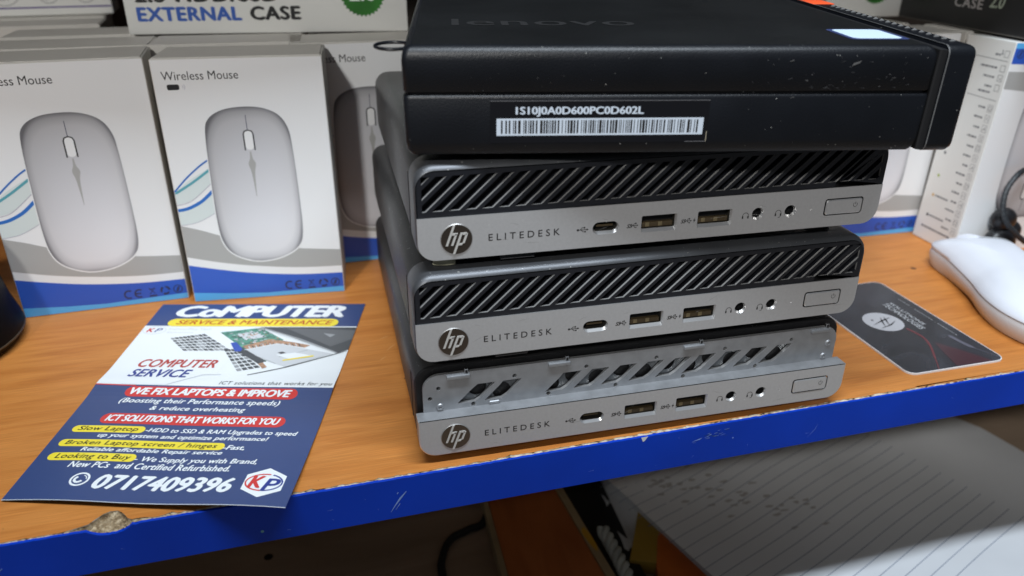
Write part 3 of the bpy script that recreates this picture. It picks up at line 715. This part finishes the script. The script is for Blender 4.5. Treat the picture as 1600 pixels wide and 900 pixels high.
for lab, x, y, rz in (('mouse carton showing only its top, directly behind the carton that stands behind the flyer', -106.5, 207.0, -1.5),
                      ('mouse carton showing only its top, third back in the left-edge row', -187.0, 251.0, 2.5),
                      ('mouse carton under the left end of the white external case carton with blue lettering', -104.5, 249.0, -1.0),
                      ('mouse carton in deep shade, fourth back in the left-edge row', -226.0, 300.0, 5.0),
                      ('mouse carton in deep shade beneath the carton with the violet line', -232.0, 342.0, 5.0),
                      ('mouse carton showing only its top, behind the carton right of the stack', 268.5, 206.0, .5),
                      ('mouse carton beneath the white carton with green seal behind the black computer', 264.0, 246.0, -.5),
                      ('mouse carton tucked behind the upside-down one, beneath the black carton', 352.5, 166.0, 1.0)):
    dup(plain, lab, x, y, rz)
# the one standing on its head, check-list side towards the camera
ud = thing('mouse_carton', 'mouse carton standing upside down with a column of tick boxes on its narrow side', 'carton', (342.8, 124.6, 0), (0, rad(2.3), rad(-1.0)), BG)
b = MB(); b.box(0, BW, 0, BD, .2, BH, WHITEC); b.build('carton', ud, bevel=.35, seg=1)
inv = bpy.data.objects.new('front_turn', None); bpy.data.objects.remove(inv)
fp = mouse_front(ud); fp.rotation_euler = (0, math.pi, 0); fp.location = (BW*MM, 0, BH*MM)
P = Print(lambda u, v, h: (-.03-h, u, v), .04)      # u runs back from the front edge
GL = INKG
for z in (118, 110.2, 105.0, 99.6): P.stroke([(2.6, z-1.7), (5.6, z-1.7), (5.6, z+1.7), (2.6, z+1.7)], .28, INK, 1, True)
P.stroke([(3.4, 105), (4.2, 104.2)], .5, INK, 1); P.stroke([(2, 114.3), (26, 114.6)], .28, INKG, 1); P.stroke([(2, 92.8), (24, 93.2)], .28, INKG, 1)
P.stroke([(7.2, 118.6), (7.2, 117.2)], .8, INKG, 1); P.poly(circ(7.4, 119.4, .5, 8), INKG, 1)
rt_ = random.Random(21)
def words(u, v, l, h_=1.1):
    while l > 0:
        wl = min(l, rt_.uniform(1.0, 2.4)); P.rect(u, v, u+wl, v+h_, INKG, 1); u += wl+.5; l -= wl+.5
for z, l in ((116.6, 4), (109.6, 12), (104.4, 8), (99.2, 5), (96, 9)): words(8.2, z, l)
for k in range(14):
    z = 88-5.75*k; P.stroke([(2.8, z-2), (6, z-2), (6, z+2), (2.8, z+2)], .26, INKG, 1, True)
    q = k % 4
    if q == 0: P.stroke([(4.4+1.1*math.cos(a), z+1.2*math.sin(a)) for a in [j*.7 for j in range(9)]], .3, INKG, 1, True)
    elif q == 1: P.stroke([(3.5, z-1), (4.4, z+1.2), (5.3, z-1)], .3, INKG, 1)
    elif q == 2: P.stroke([(3.4, z+1), (5.4, z-1)], .3, INKG, 1); P.stroke([(3.4, z-1), (4.4, z+.4)], .3, INKG, 1)
    else: P.stroke([(3.5, z+.9), (5.2, z+.9), (3.6, z-1), (5.3, z-1)], .3, INKG, 1)
    words(8.0, z-.6, (5, 6, 4.4, 7)[q])
for z, c_ in ((56.5, INKG), (42.1, mat('dot_green', (.35, .45, .06), .5)), (29.6, mat('dot_amber', (.62, .38, .10), .5)), (16.6, INK)):
    P.poly(circ(27.5, z, .95, 12), c_, 1)
words(15, 29.2, 11); words(14, 16.2, 12); words(6, 8.2, 24, 1.3)
P.build('side_print', ud)

# ------------------------------------------------------------------ cartons lying on the mouse cartons
def text_front(P, *a, **k): P.text(*a, **k)
ec = thing('case_carton', 'white carton reading EXTERNAL CASE with green seal, lying on cartons at upper left', 'carton', (-120.6, 247.2, 125.7), (0, 0, rad(-5.6)))
b = MB(); b.box(0, 152, 0, 40, 0, 46, WHITEC); b.build('carton', ec, bevel=.8, seg=2)
GREEN = mat('seal_green', (.025, .17, .018), .45, vary=.25, vscale=60)
def seal(P, cx, cz, r):
    pts = []
    for k in range(64): rr = r if k % 2 else r*.9; pts.append((cx+rr*math.cos(2*math.pi*k/64), cz+rr*math.sin(2*math.pi*k/64)))
    P.poly(pts, GREEN, 1); P.text('2.0', cx-r*.60, cz-r*.32, cx+r*.60, cz+r*.36, B_WHITE, 2, .02)
P = Print(lambda u, v, h: (u, -.03-h, v)); P.text('EXTERNAL', 6.0, 6.9, 61.0, 14.4, mat('ink_blue', (.035, .105, .42), .45), 1, .05, 0, 1.08); P.text('CASE', 65.5, 6.9, 93.0, 14.4, INK, 1, .05, 0, 1.08)
P.text('2.5 HDD/SSD', 6.0, 16.6, 82, 24.4, INK, 1, .05, 0, 1.08); seal(P, 127.5, 20.4, 12.4); P.build('front_print', ec)
ec2 = thing('case_carton', 'white carton with green seal, mostly hidden behind the red-tabbed end of the black computer', 'carton', (213.5, 241.5, 125.7), (0, 0, rad(-.6)))
b = MB(); b.box(0, 152, 0, 40, 0, 46, WHITEC); b.build('carton', ec2, bevel=.8, seg=2)
P = Print(lambda u, v, h: (u, -.03-h, v)); seal(P, 130, 20.4, 12.4); P.text('CASE', 65.5, 6.9, 93.0, 14.4, INK, 1, .05, 0, 1.08); P.build('front_print', ec2)
pc = thing('round_seal_carton', 'white carton with violet line and outlined circles, at the upper left corner', 'carton', (-330, 343, 125.7), (0, 0, rad(6.0)))
b = MB(); b.box(0, 180, 0, 40, .1, 40, WHITEC); b.build('carton', pc, bevel=.6, seg=1)
P = Print(lambda u, v, h: (u, -.03-h, v)); P.stroke([(.5, 5.2), (179.5, 5.2)], .9, mat('violet', (.06, .025, .22), .4), 1)
for cx, r in ((118, 10), (143.5, 5.8), (165, 5.8)):
    P.stroke([(cx+r*math.cos(rad(a)), 13.2+r*.95*math.sin(rad(a))+(3 if r > 9 else 0)) for a in range(0, 360, 12)], .35, INKG, 1, True); P.text('DPI', cx-2.6, 9.8, cx+2.6, 11.4, INKG, 1)
P.build('front_print', pc)
bc = thing('dark_carton', 'black carton reading CASE 2.0 lying on cartons at the upper right corner', 'carton', (362.0, 238.0, 126.0), (0, 0, rad(-94.4)))
b = MB(); b.box(0, 150, 0, 80, 0, 44, mat('black_carton', (.006, .006, .007), .4, vary=.2, vscale=30)); b.build('carton', bc, bevel=.5, seg=1)
P = Print(lambda u, v, h: (u, -.03-h, v)); gi = mat('ink_silver', (.42, .40, .39), .5); gr = mat('ink_silvergreen', (.36, .42, .33), .5)
P.text('CASE', 51.5, 11.6, 75.5, 17.2, gi, 1, .025, 0, 1.1); P.text('2.0', 80.5, 13.4, 92, 21, gr, 1, .03, .2); P.poly(rrect(40, 76, 19.5, 25, 1, 3), mat('ink_deepblue', (.01, .02, .12), .5), 1)
P.stroke([(1, .5), (149, .5)], .6, mat('carton_crease', (.10, .09, .08), .6), 1); P.build('front_print', bc)

# ------------------------------------------------------------------ the flyer
FA = math.atan2(-23.9, 103.35)
fly = thing('flyer', 'navy and white computer service flyer lying on the shelf and poking over its blue edge', 'flyer', (-113.4, 163.4, .35), (0, 0, 0))
FC = [(0., 0.), (103.3, -23.9), (65.6, -179.2), (-30.8, -148.6)]
def fsurf(u, v, h):
    p, q = u/105., v/148.
    z = .1+.9*math.exp(-((v-74.5)/7.)**2)*(.5+.5*abs(u-52)/52)
    t = max(0, (v-82)/66); z += t*t*(.4+2.6*max(0., p)**1.6)+(1.1*math.sin(max(0., min(1., p))*math.pi)+.5*math.sin(p*9.))*t
    x = (FC[0][0]*(1-p)+FC[1][0]*p)*(1-q)+(FC[3][0]*(1-p)+FC[2][0]*p)*q
    y = (FC[0][1]*(1-p)+FC[1][1]*p)*(1-q)+(FC[3][1]*(1-p)+FC[2][1]*p)*q
    return (x, y, z+h)
P = Print(fsurf, .05)
# base sheet in vertical bands of its printed ground
P.rect(0, 0, 105, 23.2, P_NAVY, 0)
P.rect(0, 75.9, 105, 148, P_NAVY, 0)
P.rect(0, 23.2, 105, 75.9, P_WHITE, 0)
# laptop photograph printed right of centre
P.poly([(57.9, 24.2), (105, 24.2), (105, 44.5), (100.4, 47.6)], P_DGRY, 1); P.poly([(70, 25), (105, 27), (105, 35), (96, 42)], mat('print_screen', (.13, .135, .14), .4), 2)
P.stroke([(57.9, 24.6), (80, 35.6), (100.4, 47.6)], .9, P_GRY, 3)
P.poly([(39.3, 29.4), (57.6, 24.8), (72, 36), (69.0, 55.5), (53.0, 42.4)], P_GREEN, 1); P.poly([(48, 31), (57, 28.5), (63, 33.5), (54, 36.8)], P_LGRY, 2)
P.poly([(54, 42), (66, 35.5), (78, 38.5), (86, 41), (84, 43), (72, 40), (58, 46)], P_COPPER, 2); P.poly([(56, 45.5), (70, 39.8), (98.5, 48), (79, 59.5), (68, 54)], P_LGRY, 3)
P.poly([(72.4, 47.6), (74.6, 46.8), (76.4, 48), (74.3, 49)], P_DGRY, 4); P.poly([(72, 49.6), (81, 47.6), (90, 50.4), (80, 53.4)], P_WHITE, 4); P.stroke([(76.5, 54.3), (90, 50.3)], 1.1, P_YEL, 5)
P.poly([(53, 42.4), (69, 55), (66, 57.2), (50.5, 44.5)], P_DGRY, 3); P.stroke([(67, 56.8), (70, 60.5)], 2.2, P_COPPER, 4); P.poly([(47.5, 39.5), (50, 38.6), (55, 45), (54.6, 47), (52, 47)], mat('print_usbblue', (.04, .09, .42), .4), 4)
P.stroke([(64, 66.5), (79.2, 59.9), (100, 48.3), (104.6, 45.6)], [.6, .7, .6, .3], P_DGRY, 3)
rl = random.Random(17)
def inq(q): 
    a, b_ = rl.random(), rl.random(); return tuple((q[0][i]*(1-a)+q[1][i]*a)*(1-b_)+(q[3][i]*(1-a)+q[2][i]*a)*b_ for i in (0, 1))
for k in range(90):
    x, y = inq([(40, 29.6), (57.4, 25.2), (70.5, 36), (56, 43)]); a, b_ = rl.uniform(.4, 1.6), rl.uniform(.3, 1.0)
    P.poly([(x, y), (x+a, y-.3*a), (x+a+b_*.6, y-.3*a+b_), (x+b_*.6, y+b_)], (P_LGRY, P_DGRY, P_GREEN, P_COPPER, P_GRY)[k % 5], 2.2+.02*(k % 30))
for k in range(16):
    x, y = 57+1.55*k, 42.2-.42*k+(.5*max(0, k-7)); P.stroke([(x, y), (x+1.4, y+2.0)], .5, (P_LGRY, P_DGRY)[k % 2], 2.9)
P.stroke([(59, 26.4), (81, 37.6), (99, 47.2)], .35, P_LGRY, 3.6); P.poly([(90, 30), (96, 31), (94, 33.6)], P_GRY, 2.5)
P.stroke([(56, 45.5), (70, 39.8), (98.5, 48)], .4, P_WHITE, 3.5); P.stroke([(62, 50), (74, 57)], .25, P_GRY, 3.5); P.stroke([(86, 45.2), (74, 51.5)], .25, P_GRY, 3.5)
# keyboard tiles
KQ = [(16.7, 35.0), (32.2, 30.7), (50.8, 46.6), (27.7, 47.0)]; KQ2 = [(32.2, 30.7), (40, 35), (68, 60.6), (50.3, 48)]
def bil(q, s_, t_): return tuple((q[0][i]*(1-s_)+q[1][i]*s_)*(1-t_)+(q[3][i]*(1-s_)+q[2][i]*s_)*t_ for i in (0, 1))
for i in range(9):
    for j in range(6):
        a = [bil(KQ, (i+g)/9, (j+k)/6) for g, k in ((.05, .05), (.86, .05), (.86, .80), (.05, .80))]; P.poly(a, P_DGRY if rl.random() < .72 else P_GRY, 1)
KQ3 = [(46, 45), (52, 44.5), (68.6, 60.4), (58.6, 64.2)]
for i in range(4):
    for j in range(7):
        a = [bil(KQ3, (i+g)/4, (j+k)/7) for g, k in ((.06, .06), (.86, .06), (.86, .80), (.06, .80))]; P.poly(a, P_DGRY if rl.random() < .72 else P_GRY, 2)
P.poly([(.4, 51.5), (16, 49), (46, 47.6), (51.5, 52.5), (50, 66.5), (44, 66.8), (31, 75.5), (.4, 75.5)], P_WHITE, 2); P.stroke([(31, 75.6), (44, 66.9), (52, 66.5)], .35, P_LGRY, 4)
# headings
P.text('CoMPUTER', 10.4, 14.2, 96.4, 1.8, P_WHITE, 2, .055, .22, .92)
P.stroke([(0, 23.3), (105, 24.0)], .55, P_WHITE, 2)
P.poly([(u, v) for u, v in rrect(10.0, 95, 15.9, 23.6, 3.8, 6)], P_YEL, 3); P.text('SERVICE & MAINTENANCE', 14.4, 21.7, 92.4, 17.4, P_ORG, 4, .02, .25, 1.0)
P.stroke([(6.2+5.6*math.cos(rad(a)), 27.6+3.6*math.sin(rad(a))) for a in range(0, 360, 15)], .3, P_LGRY, 1, True); P.text('K', 2.6, 29.4, 6.2, 25.6, P_RED, 2, .03, .2); P.text('P', 6.6, 29.4, 10.0, 25.6, P_BLUE, 2, .0, .2)
P.text('KalimerPlus Tech', 13, 27.2, 34, 25.4, P_LGRY, 1); P.text('Solutions', 13, 30.2, 26, 28.6, P_LGRY, 1)
P.text('COMPUTER', 11.4, 61.2, 47.2, 54.4, P_DRED, 4, .03, .3, 1.02); P.text('SERVICE', 10.6, 69.6, 38.4, 62.8, P_BLUE, 4, .03, .3, 1.02)
P.text('ICT solutions that works for you', 53.8, 75.4, 104, 72.0, P_DGRY, 4, .0, .25, 1.1)
# body copy
P.poly(rrect(15, 90.4, 77.0, 84.0, 3.4, 6), P_RED, 1); P.text('WE FIX LAPTOPS & IMPROVE', 17.2, 82.6, 87.8, 77.9, P_WHITE, 2, .045, .25, .95); P.stroke([(0, 76.1), (18, 76.6)], .7, P_RED, 1)
P.text('(Boosting their Performance speeds)', 15.4, 89.4, 84.6, 85.0, P_WHITE, 2, .028, .25, 1.06); P.text('& reduce overheating', 30.6, 94.2, 71.4, 90.3, P_WHITE, 2, .028, .25, 1.06)
P.poly(rrect(13.2, 90.4, 95.9, 103.0, 3.4, 6), P_RED, 1); P.text('ICT SOLUTIONS THAT WORKS FOR YOU', 15.4, 101.5, 88.2, 97.0, P_WHITE, 2, .045, .25, .95)
P.poly(rrect(5.0, 35, 104.5, 108.9, 2.1, 6), P_YEL, 1); P.text('Slow Laptop', 7.4, 108.6, 32.2, 105.0, INK, 2, .012, .25, 1.05); P.text('-HDD to SSD & RAM Upgrades to speed', 35.4, 108.8, 97.6, 105.3, P_WHITE, 2, .028, .25, 1.04)
P.text('up your system and optimize performance!', 17.6, 112.7, 87.0, 109.3, P_WHITE, 2, .028, .25, 1.04)
P.poly(rrect(4.2, 71.0, 113.5, 117.9, 2.1, 6), P_YEL, 1); P.text('Broken Laptop screen / hinges', 6.8, 117.5, 68.0, 114.1, INK, 2, .012, .25, 1.08); P.text('-Fast,', 70.6, 118.0, 79.4, 114.8, P_WHITE, 2, .028, .25, 1.0)
P.text('Reliable affordable Repair service', 15.2, 121.4, 71.6, 118.3, P_WHITE, 2, .028, .25, 1.04)
P.poly(rrect(4.3, 39.2, 121.7, 126.3, 2.2, 6), P_YEL, 1); P.text('Looking to Buy', 7.2, 126.0, 37.2, 122.3, INK, 2, .012, .25, 1.08); P.text('- We Supply you with Brand,', 39.0, 126.6, 87.0, 122.9, P_WHITE, 2, .028, .25, 1.04)
P.text('New PCs  and Certified Refurbished.', 15.2, 130.3, 78.0, 126.8, P_WHITE, 2, .028, .25, 1.04)
P.stroke([(23.8+3.3*math.cos(rad(a)), 136.8+3.3*math.sin(rad(a))) for a in range(0, 360, 15)], .8, P_WHITE, 1, True); P.stroke([(23.4+1.5*math.cos(rad(a)), 136.9+1.5*math.sin(rad(a))) for a in range(20, 251, 20)], 1.0, P_WHITE, 1)
P.stroke([(24.2+1.9*math.cos(rad(a)), 136.6+1.9*math.sin(rad(a))) for a in range(-80, 11, 20)], .35, P_WHITE, 1)
P.text('0717409396', 29.8, 141.6, 82.2, 133.6, P_WHITE, 2, .045, .25, 1.02)
hx = [(93.2+8.6*math.cos(rad(a)), 135.6+7.9*math.sin(rad(a))) for a in (90, 150, 210, 270, 330, 30)]
P.poly(hx, P_WHITE, 1); P.stroke([(93.2+6.8*math.cos(rad(a)), 135.6+4.4*math.sin(rad(a))) for a in range(90, 290, 12)], .6, P_RED, 2); P.stroke([(93.2+6.8*math.cos(rad(a)), 135.6+4.4*math.sin(rad(a))) for a in range(-70, 91, 12)], .6, P_BLUE, 2)
P.text('K', 87.6, 138.8, 93.2, 132.2, P_RED, 3, .04, .22); P.text('P', 93.0, 140.2, 99.4, 133.4, P_BLUE, 3, .02, .22)
P.stroke([(0, 147.85), (105, 147.85)], .3, P_LGRY, 1)
P.build('printed_sheet', fly, cuts=[(1, 10.*k) for k in range(1, 6)]+[(1, 3.*k) for k in range(19, 49)]+[(0, 7.5*k) for k in range(1, 14)])

# ------------------------------------------------------------------ card, pointing device and earphones at the right
card = thing('card', 'glossy black plastic card with a white circle and red streak, lying right of the stack', 'card', (221.2, 11.0, .1), (0, 0, rad(1.2)))
CD = ramp_mat('card_print', [(.3, (.012, .013, .018)), (.6, (.03, .032, .042)), (.8, (.05, .05, .06))], (1, 1, 1), .24, 30, 2, 3, 0, 0)
CD.node_tree.nodes['Principled BSDF'].inputs['Specular IOR Level'].default_value = .3
b = MB(); b.prism(rrect(0, 53, 0, 88, 4.5, 6), 0, .9, mat('card_edge', (.75, .76, .78), .4)); cb = b.build('card_body', card)
P = Print(lambda u, v, h: (u, v, .92+h)); P.poly(rrect(.35, 52.65, .45, 87.7, 4.2, 6), CD, 0)
P.poly(circ(22.4, 45.8, 9.8, 36), mat('card_white', (.44, .44, .47), .3), 2)
for pts in ([(15.5, 44), (23, 47), (29, 49)], [(17, 40), (24, 42), (29, 45)], [(20, 41), (22, 46), (24, 50)], [(23, 42), (25, 47), (26, 50)]): P.stroke(pts, [.2, .9, .2], INK, 3)
P.poly(circ(18, 48.5, .7, 8), INK, 3)
P.stroke(smooth_open([(16, 0.6), (22, 10), (28, 20), (30.5, 28), (29, 37)]), [.5]*6+[1.0]*6+[1.2]*6+[1.4]*7, mat('card_red', (.13, .02, .028), .3), 1); P.poly([(26, .6), (46, .6), (38, 14), (32, 22)], mat('card_wine', (.045, .012, .02), .25), 1)
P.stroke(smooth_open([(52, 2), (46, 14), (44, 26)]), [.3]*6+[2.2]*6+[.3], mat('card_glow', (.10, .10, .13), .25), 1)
cp = Print(lambda u, v, h: (u, v, .92+h))
def ctext(sx, x, y0, y1, hgt, m):
    vs, fs = text_geo(sx, .01, 0, 1); xs = [p[0] for p in vs]; ys = [p[1] for p in vs]; a, b_ = min(xs), max(xs); c_, d = min(ys), max(ys)
    P.add([(x+(p[1]-c_)/(d-c_)*hgt, y1+(y0-y1)*(p[0]-a)/(b_-a)) for p in vs], fs, m, 2)
lt = mat('card_letter', (.45, .46, .48), .35)
ctext('TECHNOLOGIES', 35.0, 34.5, 63, 3.4, lt); ctext('SOLUTIONS', 39.4, 38, 63, 2.2, lt); ctext('www . services . support', 47.4, 24.5, 66, 1.1, P_GRY)
P.build('card_print', cb)

MW = mat('mouse_white', (.74, .77, .84), .35, vary=.03, vscale=40); MS = mat('mouse_side', (.62, .60, .60), .3)
ms = thing('computer_mouse', 'white computer mouse resting at the right edge, in front of the upside-down carton', 'mouse', (0, 0, 0))
foot = [(317, 113), (313.6, 98), (308, 81), (303, 68), (297.5, 57), (293.5, 46), (291.6, 34), (293, 22), (299, 11), (310, 3), (326, -1), (343, 3), (353, 14), (358, 30), (356, 48), (352, 66), (352, 84), (356, 98), (358, 107), (352, 117), (341, 120), (330, 120), (321, 118)]
ft = smooth_closed(foot, 4); cxm = sum(p[0] for p in ft)/len(ft); cym = sum(p[1] for p in ft)/len(ft)
def mring(inset, z, dome=0):
    out = []
    for x, y in ft:
        dx, dy = x-cxm, y-cym; l = math.hypot(dx, dy); k = (l-inset)/l if inset < 40 else 0
        k = max(0.0, k)
        out.append((cxm+dx*k, cym+dy*k, z))
    return out
b = MB(); b.loft([mring(2.4, .6), mring(1.2, 2), mring(-.4, 5), mring(-.9, 8), mring(-.3, 10.2), mring(.4, 10.8)], MS, True, True); b.build('mouse_base', ms, smooth=True)
b = MB(); lo = [mring(.2, 11.0), mring(-.7, 11.5), mring(-.2, 13.2)]
for k in range(1, 11):
    s_ = k/10; lo.append([(cxm+(x-cxm)*(1-s_*.97)*.99, cym+(y-cym)*(1-s_*.97)*.99, 13.2+10.5*(1-(1-s_)**3.2)) for x, y in ft])
b.loft(lo, MW, True, True); shell = b.build('mouse_shell', ms, smooth=True, ang=60)
b = MB(); b.tube(smooth_open([(335, 114, 16.6), (335.5, 105, 19.6), (339, 99, 21.6), (346, 94, 21.6), (355, 92, 16.5)], 6), .35, P_GRY, 6); b.build('button_seam', shell, smooth=True)
b = MB(); b.tube([(334.5, 114.5, 15.5), (335.2, 109, 17.6), (336.5, 103, 19.6)], [2.0, 2.9, 2.0], MW, 12); b.build('scroll_wheel', ms, smooth=True)

EAR = mat('ear_rubber', (.012, .012, .014), .35, vary=.2, vscale=60)
ep = thing('earphones', 'black earphones with a braided cable, heaped between white mouse and carton', 'earphones', (352, 114, 0))
def blob(name, c_, rx, ry, rz_, m=EAR):
    b = MB(); lo = []
    for i in range(1, 12):
        t = math.pi*i/12; lo.append([(c_[0]+rx*math.sin(t)*math.cos(a), c_[1]+ry*math.sin(t)*math.sin(a), c_[2]-rz_*math.cos(t)) for a in [2*math.pi*k/20 for k in range(20)]])
    b.loft(lo, m, True, True); return b.build(name, ep, smooth=True)
blob('ear_tip', (13.5, 3, 24), 8.0, 6.0, 7.2); blob('ear_body', (13.5, 1.5, 10.5), 10.2, 7.0, 8.8); blob('ear_tip', (23.5, 6, 15), 7, 6, 6.5)
pts = smooth_open([(22, 6, 53), (14, 3, 51), (7.4, 1, 43), (5.4, -2, 33), (8, -5, 25), (14, -7, 19), (24, -8, 12), (36, -10, 8)], 10)
b = MB(); b.tube(pts, [1.6+.14*math.sin(i*2.1) for i in range(len(pts))], mat('braid_cable', (.02, .025, .03), .5, bump=.8, bscale=900), 8); b.build('braided_cable', ep, smooth=True)

jar = thing('round_pot', 'dark round pot cut off by the left photo edge, beside the leftmost carton', 'pot', (-217.5, 139, 0))
b = MB(); n = 40
lo = [[(r_*math.cos(2*math.pi*k/n), r_*math.sin(2*math.pi*k/n), z) for k in range(n)] for r_, z in ((39, .2), (43, 1.6), (45, 5), (44.5, 9), (42, 18), (39, 36), (35.5, 52), (31, 62), (26, 65))]
b.loft(lo, mat('pot_gloss', (.004, .0035, .003), .45, 0, .08), True, True); jb = b.build('pot_body', jar, smooth=True)
b = MB(); b.tube([(44.9*math.cos(2*math.pi*k/n), 44.9*math.sin(2*math.pi*k/n), 5.2) for k in range(n)], .5, mat('pot_reflection', (.05, .03, .012), .4), 8, True); b.build('reflection_ring', jb, smooth=True)  # thin brown ring painted in for the reflection low on the pot

# ------------------------------------------------------------------ dim things on the board below
b = MB(); b.box(-700, 800, -330, 468, -168, -150, LOWM); lower = b.build('lower_shelf'); tag(lower, 'dark brown lower shelf board in the shade beneath the blue edge', 'shelf')  # board extended forward out of view to bounce light under the shelf
P = Print(lambda u, v, h: (u, v, -149.98+h)); P.poly(circ(-78, 127.5, 2.6, 16), BLACK_D, 1); P.build('screw_hole', lower)
b = MB(); b.tube(smooth_open([(60, 200, -147.5), (57, 150, -147.5), (49, 124, -147.2), (38, 119, -147.2), (27, 114, -147.4), (20, 102, -147.4), (17.5, 86, -147.4), (22, 40, -147.4), (40, -20, -147.4)], 8), 2.3, RUBBER, 10)
tag(b.build('power_cable', smooth=True), 'thin black cable curling on the dark lower shelf beside the brown plank', 'cable')
pl = thing('wooden_plank', 'reddish brown wooden plank with pale sawn edges on the lower shelf', 'plank', (0, 0, 0))
PLK = ramp_mat('plank_wood', [(.3, (.38, .11, .028)), (.6, (.50, .155, .042)), (.8, (.56, .20, .06))], (9, 2, 2), .5, 6, 1, 5, .03)
PALE = mat('sawn_pale', (.36, .27, .15), .8, vary=.25, vscale=30)
A = [(53.8, 146), (50.5, 40), (49, -20), (108, -20), (101.6, 69), (95, 146)]
b = MB(); b.prism([(56.2, 230), (50.9, 60), (48.5, -30), (110.3, -30), (101.6, 69), (88, 230)], -149.6, -139, PLK); b.build('board_face', pl, bevel=.5)
b = MB(); b.prism([(52.8, 230), (47.6, 60), (45.2, -30), (48.2, -30), (50.6, 60), (55.9, 230)], -149.6, -138.6, PALE); b.build('sawn_edge', pl)
b = MB(); b.prism([(88.3, 230), (101.9, 69), (110.6, -30), (116.5, -30), (106.8, 69), (92.5, 230)], -149.6, -138.6, PALE); b.build('sawn_edge', pl)
P = Print(lambda u, v, h: (u, v, -138.55+h)); P.poly(smooth_closed([(100.5, 92), (102.6, 96), (104.2, 92), (105.6, 82), (104.4, 76), (102.2, 82)], 4), mat('stain_yellow', (.55, .30, .02), .6), 1); P.build('yellow_stain', pl)
bag = thing('folder', 'black folder lying between the brown plank and white papers below', 'folder', (0, 0, 0))
b = MB(); b.prism([(96, 200), (110.0, 69), (118, -10), (140, -10), (126.5, 60), (129.5, 138), (128, 200)], -149.5, -143.5, BLACK_D); b.build('cover', bag, bevel=1.0)
rp = thing('rope_coil', 'grey twisted cord bundle lying on the black folder below the shelf', 'cord')
CORD = mat('cord_grey', (.42, .45, .42), .6, vary=.25, vscale=120)
b = MB()
for ph in (0, 2.1, 4.2):
    b.tube([(113.6+1.0*math.sin(k*.09)+2.3*math.cos(k*.55+ph), 93-1.5*k, -140+2.3*math.sin(k*.55+ph)) for k in range(60)], 2.0, CORD, 8)
b.build('twisted_strands', rp, smooth=True)
def flat_thing(name, label, cat, poly, z0, z1, m, bev=.4):
    t = thing(name, label, cat); b = MB(); b.prism(poly, z0, z1, m); b.build({'sheet': 'paper'}.get(name, 'body'), t, bevel=bev); return t
WP = mat('white_paper', (.50, .52, .54), .7, vary=.1, vscale=14)
def sheet(name, parent, poly, F, m, cuts, thick=1.0):
    P = Print(F, 1); P.poly(poly, m, 0); return P.build(name, parent, cuts)
ws = thing('crumpled_sheet', 'small crumpled pale sheet beside the grey cord under the shelf', 'paper')
sheet('sheet', ws, [(124.5, 190), (124.6, 140), (124.8, 118), (121.8, 78), (137, 66), (160, 110), (158, 190)], lambda u, v, h: (u, v, -143.5+1.6*math.sin(u*.23)+1.3*math.sin(v*.17+u*.1)), WP, [(0, 125+4*k) for k in range(9)]+[(1, 74+5*k) for k in range(22)])
flat_thing('yellow_packet', 'dull yellow packet partly covered by the big white paper', 'packet', [(141.8, 106), (152, 88), (156, 70), (134.5, 62), (121, 68)], -149.5, -141.0, mat('packet_yellow', (.40, .25, .03), .6, vary=.2, vscale=40))
flat_thing('orange_packet', 'orange packet poking out from under the big white paper', 'packet', [(149, 88), (166, 55), (172, 20), (124, 30), (134, 61), (143, 80)], -149.5, -140.6, mat('packet_orange', (.62, .15, .02), .55, vary=.2, vscale=40))
pp = thing('ruled_paper', 'large ruled white paper lying on the lower shelf, its near corner in bright light', 'paper')
def psurf(u, v, h):
    f_ = max(0, 1-(u-123)/70.)
    return (u, v, -130+h+.9*math.sin(u*.045+v*.03)+f_*f_*.6*math.sin(u*.16+v*.11)-6*max(0, (u-360)/60.)**2)
pol = [(104, 200), (127, 124), (153.8, 36.6), (178, -45), (300, -58), (520, -50), (520, 40), (407, 86), (399, 116), (340, 200)]
P = Print(psurf, .05); P.poly(pol, mat('ruled_white', (.70, .72, .75), .65, vary=.05, vscale=18), 0)
dx, dy = 118.3, 48.2; l = math.hypot(dx, dy); dx, dy = dx/l, dy/l
RL = mat('rule_blue', (.20, .24, .33), .6)
for k in range(-8, 16):
    ox, oy = 246-dy*8.4*k*.97, 62+dx*8.4*k*.97
    P.stroke([(ox+dx*s_, oy+dy*s_) for s_ in range(-96, 96, 6)], .42, RL, 1)
rg = random.Random(9); SM = mat('smudge', (.43, .42, .42), .7)
for k in range(46):
    u = rg.uniform(150, 240); v = 118-(u-150)*.62+rg.gauss(0, 9)
    if v > 10: P.poly([(u+rg.uniform(.8, 2.6)*math.cos(a)*(1.5), v+rg.uniform(.6, 1.6)*math.sin(a)) for a in [j*.9 for j in range(7)]], SM, 1)
cut = [(0, 120+8*k) for k in range(40)]+[(1, -50+9*k) for k in range(28)]
P.build('ruled_sheet', pp, cut)
b = MB(); b.prism([(a, c_) for a, c_ in [(112, 198), (134, 124), (160, 38), (183, -42), (300, -54), (515, -46), (515, 38), (402, 84), (394, 114), (336, 198)]], -149.6, -134.5, WP); b.build('sheets_below', pp)
